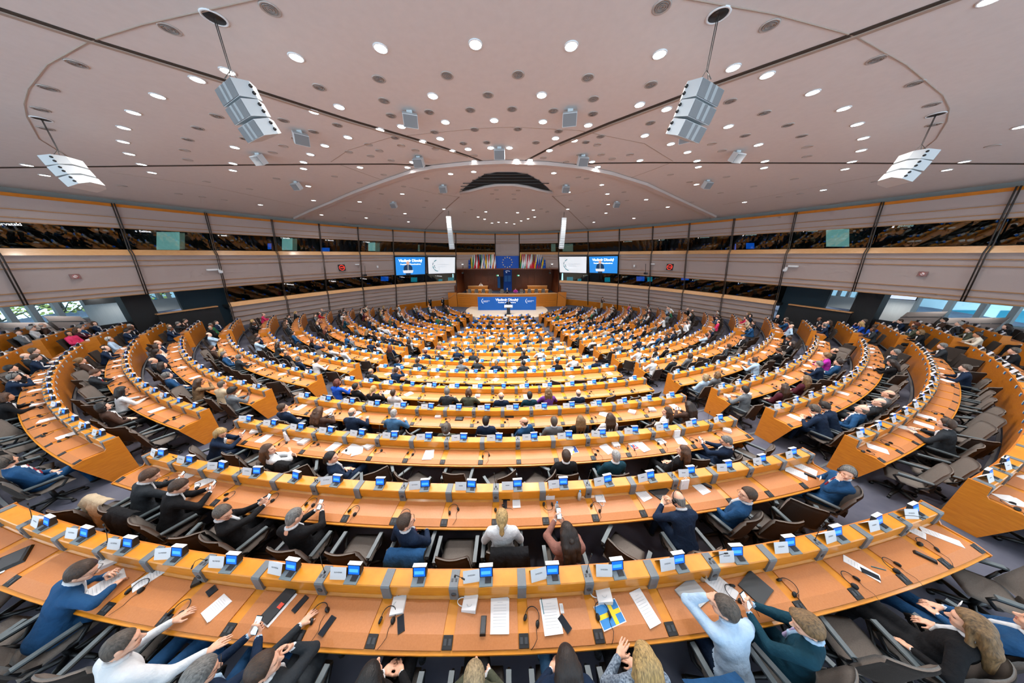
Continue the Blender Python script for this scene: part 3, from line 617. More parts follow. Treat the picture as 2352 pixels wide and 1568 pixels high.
for x in (-3.15, 2.75):
    logo(BN, x + .05, 1.36, .3, M_WTXT); text('European Parliament', .105, M_WTXT, BN, ffront(x - .02, 1.40), align='LEFT', bold=.002); text('of Enterprises', .105, M_WTXT, BN, ffront(x - .02, 1.26), align='LEFT', bold=.002)
lp = at_z(1168, 721, .12)
LC = empty('lectern', (lp.x, lp.y, .10), 0, 'speaker lectern with white reading top and dark column', 'lectern')
q = MB(); q.box((0, 0, .43), (.42, .36, .86)); q.build('column', mat('lectern_navy', '16202E', .5), LC)
q = MB(); q.box((0, 0, .015), (.62, .55, .03)); q.build('base', M_DGREY, LC)
q = MB(); q.hexa([(-.5, -.25, .86), (.5, -.25, .86), (.5, .25, .86), (-.5, .25, .86), (-.52, -.29, 1.0), (.52, -.29, 1.0), (.52, .29, 1.14), (-.52, .29, 1.14)]); q.build('reading_top', M_WHITE, LC)
q = MB(); q.box((0, -.285, .92), (.8, .02, .07)); q.build('sign_strip', mat('lectern_sign_grey', '8FA0AC', .6), LC)
# presidium desks and chairs in the niche
for sg in (-1, 1):
    for k, (y, z, w_) in enumerate(((38.2, 1.25, 3.6), (40.2, 1.6, 3.2))):
        x = -.5 + sg * (4.6 if k == 0 else 4.9)
        d = empty('staff_desk', (x, y, z), 0, ('lower' if k == 0 else 'upper') + ' wooden staff desk in the niche, ' + ('tree window' if sg < 0 else 'building window') + ' side', 'desk', 'staff desks in the niche')
        q = MB(); q.box((0, 0, .36), (w_, .06, .72)); q.build('front_board', M_WOODP, d)
        q = MB(); q.box((0, .3, .74), (w_ + .1, .7, .05)); q.build('desktop', M_LEDGE, d)
        if k: q = MB(); q.box((0, .3, -.2), (w_ + .2, 1.0, .36)); q.build('riser', M_NOOK, d)
# flags: one pole and one draped cloth each
def stripes(cols, vert): return ('v' if vert else 'h', cols)
FL = dict(EU=('h', ['0A50B4']), BE=('v', ['15130F', 'F5D33A', 'D22630']), BG=('h', ['F2F2F2', '1A8A5A', 'C8302A']), CZ=('h', ['F2F2F2', 'D01A2E']), DK=('h', ['C8202E', 'F2F2F2', 'C8202E']), DE=('h', ['1A1A1A', 'D02020', 'F2C22A']), EE=('h', ['2A78C8', '1A1A1A', 'F2F2F2']), IE=('v', ['1A9A5A', 'F2F2F2', 'F08A30']), GR=('h', ['1F5FB0', 'F2F2F2', '1F5FB0', 'F2F2F2', '1F5FB0', 'F2F2F2']), ES=('h', ['C02028', 'F5C520', 'F5C520', 'C02028']), FR=('v', ['1A3A8A', 'F2F2F2', 'D8303A']), HR=('h', ['D8202A', 'F2F2F2', '2038A0']), IT=('v', ['1A9048', 'F2F2F2', 'CE2B37']), CY=('h', ['F2F2F2', 'F2F2F2', 'D8802A', 'F2F2F2']), LV=('h', ['98303A', 'F2F2F2', '98303A']), LT=('h', ['F5C028', '1A7A48', 'C03038']), LU=('h', ['D02838', 'F2F2F2', '30A0D8']), HU=('h', ['C83040', 'F2F2F2', '3A7A50']), MT=('v', ['F2F2F2', 'CF2030']), NL=('h', ['B02030', 'F2F2F2', '2048A0']), AT=('h', ['D82838', 'F2F2F2', 'D82838']), PL=('h', ['F2F2F2', 'D82840']), PT=('v', ['1A7A3A', 'D82020', 'D82020']), RO=('v', ['1A3A9A', 'F5D030', 'CE2030']), SI=('h', ['F2F2F2', '2050B0', 'D82030']), SK=('h', ['F2F2F2', '2050A0', 'D82030']), FI=('h', ['F2F2F2', '1A4A90', 'F2F2F2']), SE=('h', ['1A6AB0', 'F5C820', '1A6AB0']))
M_POLE = mat('flag_pole', '9A8A70', .4, metal=.4)
names_ = dict(EU='blue starred flag of the union', BE='black yellow and red flag', BG='white green and red flag', CZ='white and red flag with blue wedge', DK='red flag with white cross', DE='black red and gold flag', EE='blue black and white flag', IE='green white and orange flag', GR='blue and white striped flag', ES='red and gold banded flag', FR='blue white and red upright-banded flag', HR='red white and blue flag with checks', IT='green white and red upright-banded flag', CY='white flag with copper emblem', LV='maroon flag with white band', LT='yellow green and red flag', LU='red white and light-blue flag', HU='red white and green flag', MT='white and red halved flag', NL='red white and cobalt flag', AT='red white red flag', PL='white over red flag', PT='green and red flag', RO='blue yellow and red flag', SI='white blue and red flag with crest', SK='white blue and red flag with double cross', FI='white flag with blue cross', SE='blue flag with yellow cross')
def flag(code, x, k, side):
    yw = wall_pt(POSTS[I0 + 8], -.3, 0).y - .55; p = at_y(x, 584, yw - .1); top = p.z; bot = at_y(x, 619, yw - .1).z
    f = empty('hanging_flag', (p.x, p.y, bot), 0, names_[code] + ' in the row of flags' + (', next to the %s screens' % side if code == 'EU' else ''), 'flag', 'row of national flags')
    H = top - bot
    q = MB(); q.tube([(0, .12, H + .15), (0, .0, H * .55)], .02, 5); q.build('pole', M_POLE, f)
    kind, cols = FL[code]; rows_ = []
    nu, nv = 13, 12; G = []
    for j in range(nv):
        v = j / (nv - 1); row = []; wd = .10 + .30 * v; ph = k * 1.7
        for i in range(nu):
            u = i / (nu - 1)
            row.append((-.03 + wd * (u - .35) + .05 * v * math.sin(ph), -.05 - .06 * math.sin(u * 9 + ph + v) * (.3 + v) - .05 * v, H * (1 - v * (1 - .12 * u)) + .02))
        G.append(row)
    q = MB(); q.grid(G); n = len(cols)
    for idx in range(len(q.f)):
        j, i = divmod(idx, nu - 1); t_ = (j + i * .55) / (nv + nu * .55) if kind == 'h' else (i * .6 + j * .5) / (nu * .6 + nv * .5)
        q.m[idx] = min(n - 1, int(t_ * n))
    q.build('cloth', [mat('flag_' + c, c, .8) for c in cols], f)
    if code == 'EU':
        q = MB()
        for a in range(6): q.box((-.01 + .1 * math.cos(a), -.16, H * .5 + .45 * math.sin(a * 1.05)), (.05, .012, .05), 0, 0)
        q.build('stars', M_GOLD, f)
for k, c in enumerate(['EU', 'BE', 'BG', 'CZ', 'DK', 'DE', 'EE', 'IE', 'GR', 'ES', 'FR', 'HR', 'IT', 'CY', 'LV']): flag(c, 1077 + k * 4.25, k, 'tree-window')
for k, c in enumerate(['LT', 'LU', 'HU', 'MT', 'NL', 'AT', 'PL', 'PT', 'RO', 'SI', 'SK', 'FI', 'SE', 'EU']): flag(c, 1196 + k * 4.25, k + 20, 'building-window')
yw = wall_pt(POSTS[I0 + 8], -.8, 0).y - .35
a, b = at_y(1139.5, 617, yw), at_y(1191.5, 587.5, yw)
EF = empty('wall_flag', ((a.x + b.x) / 2, yw, a.z), 0, 'large flat blue flag panel with twelve gold stars on the wall', 'flag')
w_, h_ = b.x - a.x, b.z - a.z
q = MB(); q.box((0, 0, h_ / 2), (w_, .05, h_)); q.build('blue_field', M_EU, EF)
for k in range(12):
    ang = k * math.pi / 6; q = MB(); cx, cz = .21 * w_ * math.cos(ang), h_ / 2 + .21 * w_ * math.sin(ang); v = []
    for j in range(10):
        r_ = (.052 if j % 2 == 0 else .021) * w_ * .62; v.append((cx + r_ * math.sin(j * math.pi / 5), -.035, cz + r_ * math.cos(j * math.pi / 5)))
    q.add(v + [(x, -.025, z) for x, _, z in v], [tuple(range(10))] + [(j, (j + 1) % 10, 10 + (j + 1) % 10, 10 + j) for j in range(10)]); q.build('star', M_GOLD, EF)
# four big screens
M_SKY = mat('screen_azure', '2A8BE0', .5, emit=.55); M_SWHT = mat('screen_white', 'EEF4FA', .5, emit=.42); M_STX = mat('screen_lettering', 'FFFFFF', .4, emit=1.3); M_TEAL = mat('screen_teal', '17707C', .5, emit=.4); M_SGR = mat('screen_grey', '93A1AC', .5, emit=.15)
M_SNAVY = mat('screen_navy', '123A60', .5, emit=.35); M_SSKIN = mat('screen_skin', 'C89C84', .5, emit=.6)
def screen(P, kind, label):
    """P: picture corners top-left, top-right, bottom-right, bottom-left, hung on the leaning wall"""
    W_ = [hit(x, y, -.22) for x, y in P]; c = sum(W_, Vector()) / 4
    X = ((W_[1] - W_[0]) + (W_[2] - W_[3])).normalized(); Yv = ((W_[0] - W_[3]) + (W_[1] - W_[2])).normalized(); Nn = X.cross(Yv).normalized()
    w = ((W_[1] - W_[0]).length + (W_[2] - W_[3]).length) / 2; h = ((W_[0] - W_[3]).length + (W_[1] - W_[2]).length) / 2
    r = empty('video_screen', c, 0, label, 'screen', 'video screens on the wall'); r.matrix_world = frame(c, X, Nn)
    q = MB(); q.box((0, 0, -.06), (w, h, .1)); q.build('bezel', M_BLACK, r)
    iw, ih = w * .94, h * .90
    q = MB(); q.box((0, 0, 0), (iw, ih, .01)); q.build('display', M_SKY if kind else M_SWHT, r)
    T = lambda x, y, z=.012: Matrix.Translation((x * iw, y * ih, z))
    if kind:
        text('Vladimír Dlouhý', ih * .20, M_STX, r, T(0, .30), bold=.01); text('President of Eurochambres', ih * .105, M_STX, r, T(0, .10), bold=.004)
        q = MB(); X0 = -.10 * iw
        q.add([(X0 + .17 * ih * math.cos(t) * (.55), .17 * ih + .11 * ih * math.sin(t), .016) for t in np.linspace(0, 6.0, 14)], [tuple(range(14))], 1)
        q.add([(X0 + x * ih, y * ih, .014) for x, y in ((-.25, -.25), (.25, -.25), (.24, -.05), (.15, .06), (0, .1), (-.15, .06), (-.24, -.05))], [tuple(range(7))], 0)
        q.add([(X0 + x * ih, y * ih, .018) for x, y in ((-.04, -.25), (.05, -.25), (.05, .06), (-.04, .06))], [(0, 1, 2, 3)], 2)
        q.add([(X0 + x * ih, y * ih, .020) for x, y in ((-.26, -.40), (.26, -.40), (.30, -.24), (-.30, -.24))], [(0, 1, 2, 3)], 3)
        q.add([(X0 + x * ih, y * ih, .020) for x, y in ((-.14, -.5), (.14, -.5), (.14, -.40), (-.14, -.40))], [(0, 1, 2, 3)], 0)
        q.build('speaker_image', [M_SNAVY, M_SSKIN, M_SGR, M_SWHT], r)
    else:
        for a0, a1, rr_, m in ((112, 140, .36, M_TEAL), (186, 212, .36, M_TEAL), (218, 262, .36, M_TEAL), (150, 176, .37, M_SGR), (176, 190, .26, M_TEAL), (194, 214, .26, M_SGR)):
            q = MB(); q.tube([(-.12 * iw + ih * rr_ * math.cos(rad(t)), ih * rr_ * math.sin(rad(t)), .012) for t in np.linspace(a0, a1, 6)], ih * .022, 4); q.build('mark_segment', m, r)
        text('European Parliament', ih * .085, M_SGR, r, T(.06, .06)); text('of Enterprises', ih * .085, M_SGR, r, T(.0, -.07))
screen([(904, 588), (977, 588), (979, 631), (909, 634)], 1, 'blue video screen with the speaker, beside the white screen near the tree-window wing')
screen([(980, 588.5), (1046, 588.5), (1047.5, 628.5), (983, 630.5)], 0, 'white video screen with a dashed ring mark, near the tree-window flags')
screen([(1283, 587.5), (1349, 587), (1349, 629), (1283.5, 627)], 0, 'white video screen with a dashed ring mark, near the building-window flags')
screen([(1352, 587), (1421, 586), (1420, 629.5), (1351.5, 628)], 1, 'blue video screen with the speaker, beside the white screen near the building-window wing')
# wall clocks, signs, small fittings
for x, y, wd in ((785, 614.5, 'tree'), (1538.5, 613, 'building')):
    c = hit(x, y, -.05); r = empty('wall_clock', c, 0, 'square black clock with glowing red ring on the %s-window wall' % wd, 'clock'); n = Vector((WX - c.x, 14 - c.y, 0)).normalized(); r.matrix_world = frame(c, Vector((-n.y, n.x, 0)), n)
    q = MB(); q.box((0, 0, 0), (.62, .62, .08)); q.build('case', M_BLACK, r)
    q = MB(); q.tube([(.24 * math.cos(t), .24 * math.sin(t), .05) for t in np.linspace(0, 6.2832, 25)], .018, 4); q.build('red_ring', mat('clock_red', 'FF3A2A', .5, emit=1.5), r); text('10:22', .16, MATS['clock_red'], r, Matrix.Translation((0, 0, .05)), 'digits')
for x, y, wd in ((173, 635, 'tree'), (2119, 629, 'building')):
    c = hit(x, y, -.03); r = empty('no_smoking_sign', c, 0, 'small square sign with a red crossed ring on the %s-window wall' % wd, 'sign'); n = Vector((WX - c.x, 14 - c.y, 0)).normalized(); r.matrix_world = frame(c, Vector((-n.y, n.x, 0)), n)
    q = MB(); q.box((0, 0, 0), (.34, .26, .02)); q.build('plate', mat('sign_mauve', '8E6F6C', .7), r)
    q = MB(); q.lathe([(.0, .012), (.10, .012), (.10, .016), (.0, .016)], n=18); q.build('disc', M_WHITE, r)
    q = MB(); q.tube([(.09 * math.cos(t), .09 * math.sin(t), .02) for t in np.linspace(0, 6.2832, 17)], .01, 4); q.tube([(-.06, .06, .02), (.06, -.06, .02)], .01, 4); q.build('ring', mat('sign_red', 'B04038', .6), r)
for x, y, w_, h_, lb in ((487, 619, .55, .10, 'white emergency light bar'), (506, 621, .2, .26, 'white wall sensor box'), (1804, 617, .2, .26, 'white wall sensor box'), (1822, 611, .55, .10, 'white emergency light bar'), (820, 607, .4, .09, 'white emergency light bar'), (1500, 606, .4, .09, 'white emergency light bar'), (867, 612, .16, .2, 'white wall sensor box'), (1457, 610, .16, .2, 'white wall sensor box')):
    c = hit(x, y, -.08); wd = 'tree' if x < 1176 else 'building'; r = empty('wall_fitting', c, 0, lb + (' high' if abs(x - 1176) > 500 else ' close to the screens') + ' on the %s-window wall' % wd, 'wall fitting'); n = Vector((WX - c.x, 14 - c.y, 0)).normalized(); r.matrix_world = frame(c, Vector((-n.y, n.x, 0)), n)
    q = MB(); q.box((0, 0, 0), (w_, h_, .1)); q.build('housing', M_WHITE, r); q = MB(); q.box((0, -h_ * .6, 0), (w_ * .8, h_ * .25, .07)); q.build('lens', M_PLATE, r)
M_FLOOD = mat('flood_glow', 'FFFFFF', .5, emit=6)
for x, y, sg in ((1062, 606, -1), (1268, 605.5, 1)):
    c = hit(x, y, -.6); wd = 'tree' if sg < 0 else 'building'; r = empty('floodlight', c, 0, 'bright round floodlight on a bracket arm by the %s-window flags' % wd, 'light')
    q = MB(); q.lathe([(.16, .05), (.16, -.05), (.12, -.07), (0, -.07)], n=14); q.build('lamp_head', M_WHITE, r)
    q = MB(); q.lathe([(0, -.075), (.12, -.075), (.12, -.085), (0, -.085)], n=14); q.build('lens', M_FLOOD, r)
    q = MB(); q.tube([(0, .0, -.05), (0, .6, -.5)], .02, 5); q.build('arm', M_POST, r)
for x, y, wd, s in ((838, 632, 'tree', 1), (1063, 627, 'tree', .7), (1263, 627, 'building', .7), (1483, 628, 'building', 1)):
    c = hit(x, y, -.9); r = empty('broadcast_camera', c, 0, 'black broadcast camera on a bracket, %s-window side, %s' % (wd, 'beyond the screens' if s == 1 else 'by the flags'), 'camera')
    q = MB(); q.box((0, 0, 0), (.22, .42, .2)); q.build('body', M_BLACK, r); q = MB(); q.tube([(0, -.2, 0), (0, -.36, -.03)], .07, 8); q.build('lens', M_DGREY, r)
    q = MB(); e_ = hit(x, y - 22 * s, .0) - c; q.tube([(0, .1, .08), (e_.x, e_.y, e_.z)], .022, 5); q.build('arm', M_POST, r)

# ------------------------------------------------------------------ outer aisle under the gallery: windows, columns, parapets, sloping consoles
def hitv(x, y, off):
    d = ray(x, y); a, b = WA + off, WB + off; lo, hi = 1e-3, .5
    ins = lambda k: ((d.x * k - WX) / a) ** 2 + ((d.y * k - WY) / b) ** 2 < 1
    while ins(hi): hi *= 1.5
    for _ in range(50):
        m = (lo + hi) / 2
        if ins(m): lo = m
        else: hi = m
    return d * lo + Vector((0, 0, CAMZ))
def vpanel(name, x0, x1, z0, z1, off, th, m, parent=None, ym=705):
    """upright panel between picture columns x0, x1 on the outer ellipse 'off', from height z0 to z1 (world)"""
    A, B = hitv(x0, ym, off), hitv(x1, ym, off); t = (B - A); n = Vector((-t.y, t.x, 0)).normalized()
    if n.dot(Vector((A.x - WX, A.y - WY, 0))) < 0: n = -n
    P = [(A.x, A.y, z0), (B.x, B.y, z0), (B.x, B.y, z1), (A.x, A.y, z1)]
    return slab(name, P, n, th, m, parent)
M_FRAMEW = mat('pale_window_frame', 'B9C2C4', .5); M_CURT = mat('pale_grey_curtain', 'A9AFB0', .9, noise='C6CBCB', scale=9, stretch=(6, 6, .1)); M_COLUMN = mat('black_column_cladding', '0C0E11', .7); M_PETROL = mat('petrol_wall', '0F2A36', .7)
M_CONS = mat('mauve_console_top', '9D918C', .7, noise='968A85', scale=40)
q = MB()
for sg in (-1, 1):
    ts = np.linspace(sg * .98, sg * 2.0, 14) if True else 0
    for t0, t1 in zip(ts, ts[1:]):
        s = [wall_pt(t, -2.25, o) for t, o in ((t0, .1), (t1, .1), (t1, 9), (t0, 9))]; q.hexa(s + [p + Vector((0, 0, .15)) for p in s])
tag(q.build('ceiling_gallery', mat('gallery_soffit', '6B625D', .8)), kind='structure')
ZS = ZF['Y']
for wn, cols, nm in ((1, [-140, -60, 8, 68, 128, 190], 'tree'), (2, [1960, 2030, 2100, 2180, 2260, 2340, 2420], 'street')):
    wd_ = empty('window_%d' % wn); wd_['kind'] = 'structure'
    for x0, x1 in zip(cols, cols[1:]):
        vpanel('glass_pane', x0, x1, ZS + .62, CAMZ - 1.6, 7.0, .02, M_WIN, wd_)
        A = hitv(x0, 705, 6.95); q = MB(); q.box((A.x, A.y, ZS + 2.2), (.22, .22, 3.4)); q.build('mullion', M_FRAMEW, wd_)
        vpanel('sill', x0, x1, ZS + .56, ZS + .64, 6.7, .5, M_FRAMEW, wd_); vpanel('apron', x0, x1, ZS - .6, ZS + .58, 6.9, .1, M_PANEL, wd_)
        q = MB(); A, B = hitv(x0, 705, 6.96), hitv(x1, 705, 6.96); q.tube([(A.x, A.y, ZS + 1.75), (B.x, B.y, ZS + 1.75)], .04, 4); q.build('transom', M_FRAMEW, wd_)
for wn, x0, x1, sg in ((3, 352, 424, -1), (4, 1890, 1958, 1)):
    wd_ = empty('window_%d' % wn); wd_['kind'] = 'structure'
    k = 3
    for i in range(k):
        a, b = x0 + (x1 - x0) * i / k, x0 + (x1 - x0) * (i + 1) / k
        vpanel('glass_pane', a, b, 4.05, CAMZ - 1.4, 6.0, .02, M_WIN, wd_); A = hitv(a, 705, 5.95); q = MB(); q.box((A.x, A.y, 4.8), (.16, .16, 2.8)); q.build('mullion', M_FRAMEW, wd_)
    vpanel('sill', x0 - 3, x1 + 3, 3.2, 4.08, 5.8, .2, M_FRAMEW, wd_)
tag(vpanel('wall_left', 190, 300, ZS - .5, CAMZ - 1.4, 6.4, .03, M_CURT), kind='structure'); tag(vpanel('wall_right', 2005, 2095, ZS - .5, CAMZ - 1.4, 6.4, .03, M_CURT), kind='structure')
nt = M_CURT.node_tree; tl = nt.nodes.new('ShaderNodeBsdfTranslucent'); tl.inputs[0].default_value = (.75, .8, .82, 1); ad = nt.nodes.new('ShaderNodeMixShader'); ad.inputs[0].default_value = .55
nt.links.new(nt.nodes['Principled BSDF'].outputs[0], ad.inputs[1]); nt.links.new(tl.outputs[0], ad.inputs[2]); nt.links.new(ad.outputs[0], nt.nodes['Material Output'].inputs[0])
for k, x in enumerate((20, 110, 215, 245, 275, 390, 1925, 2030, 2060, 2085, 2170, 2280)):      # lamps in the soffit under the gallery
    A = hitv(x, 690, 5.4 if abs(x - 245) < 40 or abs(x - 2060) < 40 else 4.2); r = empty('soffit_downlight', (A.x, A.y, CAMZ - 2.27), 0, 'small downlight in the soffit under the gallery', 'downlight', 'soffit downlights')
    q = MB(); q.lathe([(.09, 0), (.09, -.02), (.0, -.02)], n=12); q.build('lamp_lens', M_LAMP, r)
    L = bpy.data.lights.new('soffit_lamp', 'SPOT'); L.energy = LAMP_W * .45; L.spot_size = rad(110); L.spot_blend = .8; L.shadow_soft_size = .08; L.color = (1, .95, .9); o = bpy.data.objects.new('soffit_lamp', L); COL.objects.link(o); o.parent = r; o.location = (0, 0, -.06)
tag(vpanel('wall_petrol', 418, 540, 0, CAMZ - 1.4, 3.0, .3, M_PETROL), kind='structure'); tag(vpanel('wall_petrol_far', 1790, 1893, 0, CAMZ - 1.4, 3.0, .3, M_PETROL), kind='structure')
tag(vpanel('wall_column', 288, 356, 0, CAMZ - 1.4, 2.2, .9, M_COLUMN), kind='structure'); tag(vpanel('wall_column_far', 1955, 2018, 0, CAMZ - 1.4, 2.2, .9, M_COLUMN), kind='structure')
for nm, xs_, sg in (('wall_parapet', [352, 400, 450, 502], -1), ('wall_parapet_far', [1808, 1850, 1900, 1962], 1)):
    w0 = empty(nm); w0['kind'] = 'structure'
    for a, b in zip(xs_, xs_[1:]): vpanel('parapet_panel', a, b, 0, 3.55, 1.4, .15, M_COLUMN, w0); vpanel('cap_rail', a, b, 3.55, 3.62, 1.3, .3, M_RAIL, w0)
for nm, xs_ in (('wall_low', [-60, 80, 180, 300]), ('wall_low_far', [2000, 2100, 2220, 2400])):
    w0 = empty(nm); w0['kind'] = 'structure'
    for a, b in zip(xs_, xs_[1:]): vpanel('parapet_panel', a, b, 0, ZS + .55, 2.6, .15, M_COLUMN, w0)
for (x0, x1, sg, k) in ((-70, 118, -1, 0), (122, 205, -1, 1), (2058, 2150, 1, 1), (2156, 2300, 1, 0)):
    A, B = hitv(x0, 735, 2.7), hitv(x1, 735, 2.7); t = (B - A); L = t.length; t.normalize(); n = Vector((-t.y, t.x, 0))
    if n.dot(Vector((A.x - WX, A.y - WY, 0))) < 0: n = -n
    wd = 'tree' if sg < 0 else 'building'
    c = empty('sloping_console', (A + B) / 2, 0, '%s sloping mauve console before the %s windows' % (('long', 'short')[k], wd), 'console'); c.location.z = ZS
    q = MB(); a_, b_ = -t * L / 2, t * L / 2
    q.hexa([a_ + Vector((0, 0, 0)), b_ + Vector((0, 0, 0)), b_ + n * .8, a_ + n * .8] + [a_ + Vector((0, 0, .62)), b_ + Vector((0, 0, .62)), b_ + n * .8 + Vector((0, 0, 1.12)), a_ + n * .8 + Vector((0, 0, 1.12))]); q.build('body', mat('console_brown', '3B2B20', .6), c)
    q = MB(); q.hexa([a_ - n * .06 + Vector((0, 0, .62)), b_ - n * .06 + Vector((0, 0, .62)), b_ + n * .9 + Vector((0, 0, 1.2)), a_ + n * .9 + Vector((0, 0, 1.2))] + [a_ - n * .06 + Vector((0, 0, .68)), b_ - n * .06 + Vector((0, 0, .68)), b_ + n * .9 + Vector((0, 0, 1.26)), a_ + n * .9 + Vector((0, 0, 1.26))]); q.build('sloping_top', M_CONS, c)
    for i in range(6):
        q = MB(); m_ = a_ + t * L * (i + .5) / 6 + n * .42 + Vector((0, 0, .972)); q.hexa([m_ + t * x + n * y + Vector((0, 0, y * .6 + z)) for z in (0, .012) for x, y in ((-.12, -.025), (.12, -.025), (.12, .025), (-.12, .025))]); q.build('slot', M_DGREY, c)
c = hitv(240, 688, 5.5); r = empty('hanging_monitor', c, 0, 'black hanging monitor before the pale curtain by the tree windows', 'monitor'); q = MB(); q.box((0, 0, 0), (1.5, .12, .5), 0, rad(50)); q.build('case', M_BLACK, r); q = MB(); q.tube([(0, 0, .2), (0, 0, .7)], .03, 6); q.build('hanger', M_POST, r)
c = hitv(2058, 678, 5.0); r = empty('hanging_monitor', c, 0, 'lit white hanging monitor before the curtain by the building windows', 'monitor'); q = MB(); q.box((0, 0, 0), (1.6, .1, .5), 0, rad(-52)); q.build('case', M_BLACK, r); q = MB(); q.box((0, 0, 0), (1.5, .14, .42), 0, rad(-52)); q.build('display', mat('pale_display', 'CBD7EC', .5, emit=.8), r)
# outdoors: trees beyond one side, a pale building beyond the other
M_BARK = mat('bark', '4A4236', .9); M_LEAF = mat('autumn_leaf', '8FA04A', .8, noise='C2B060', scale=3)
for k, x in enumerate((-30, 60, 140, 380)):
    A = hitv(x, 705, 17 + 3 * (k % 2)); t = empty('street_tree', (A.x, A.y, -2), 0, ['thin autumn tree outside the windows, by the first pane', 'thin autumn tree outside the windows, beside the mullion', 'thin autumn tree outside the windows, near the curtain', 'thin autumn tree outside the small window'][k], 'tree', 'trees outside')
    rg = random.Random(k); q = MB(); lf = MB()
    q.tube([(0, 0, 0), (.1, 0, 3.5), (0, .1, 7)], [.2, .15, .06], 6)
    for j in range(16):
        a = rg.uniform(0, 6.28); z = rg.uniform(2.4, 6); l = rg.uniform(1.2, 3); e = Vector((l * math.cos(a), l * math.sin(a), z + l * .5)); q.tube([(0, 0, z), e * .5 + Vector((0, 0, z * .5)), e], [.06, .04, .015], 4)
        for _ in range(18):
            p = e * rg.uniform(.5, 1.1) + Vector((rg.gauss(0, .5), rg.gauss(0, .5), rg.gauss(0, .5) + z * .2)); s = rg.uniform(.08, .16); u = Vector((rg.gauss(0, 1), rg.gauss(0, 1), rg.gauss(0, 1))).normalized() * s; v = u.orthogonal().normalized() * s
            lf.add([p + u, p + v, p - u, p - v], [(0, 1, 2, 3)])
    q.build('trunk', M_BARK, t); tag(lf.build('foliage', M_LEAF, t), kind='stuff')
M_BLD = mat('pale_facade', 'C6D2D8', .8); M_BLDW = mat('facade_glass', '3E7F92', .2)
for x0, x1, off, lb in ((1850, 2000, 16, 'pale building with teal window bands outside the small window'), (2040, 2500, 18, 'pale building with teal window bands outside the long windows'), (330, 460, 20, 'pale building with dark windows beyond the tree')):
    A, B = hitv(x0, 700, off), hitv(x1, 700, off); b = empty('outside_building', (A + B) / 2, 0, lb, 'building'); b.location.z = -4; t = (B - A); L = t.length; t.normalize(); n = Vector((-t.y, t.x, 0)); n = n if n.dot(Vector((A.x, A.y - WY, 0))) > 0 else -n
    q = MB(); q.hexa([-t * L / 2, t * L / 2, t * L / 2 + n * 3, -t * L / 2 + n * 3] + [v + Vector((0, 0, 13)) for v in (-t * L / 2, t * L / 2, t * L / 2 + n * 3, -t * L / 2 + n * 3)]); q.build('facade', M_BLD, b)
    for j in range(4):
        for i in range(int(L / 2.4)):
            c0 = -t * L / 2 + t * (1.2 + 2.4 * i) + Vector((0, 0, 3.4 + 2.6 * j)) - n * .03
            q = MB(); q.hexa([c0 + t * x + n * y + Vector((0, 0, z)) for z in (-.75, .75) for x, y in ((-.9, 0), (.9, 0), (.9, .06), (-.9, .06))]); q.build('window_pane', M_BLDW, b)
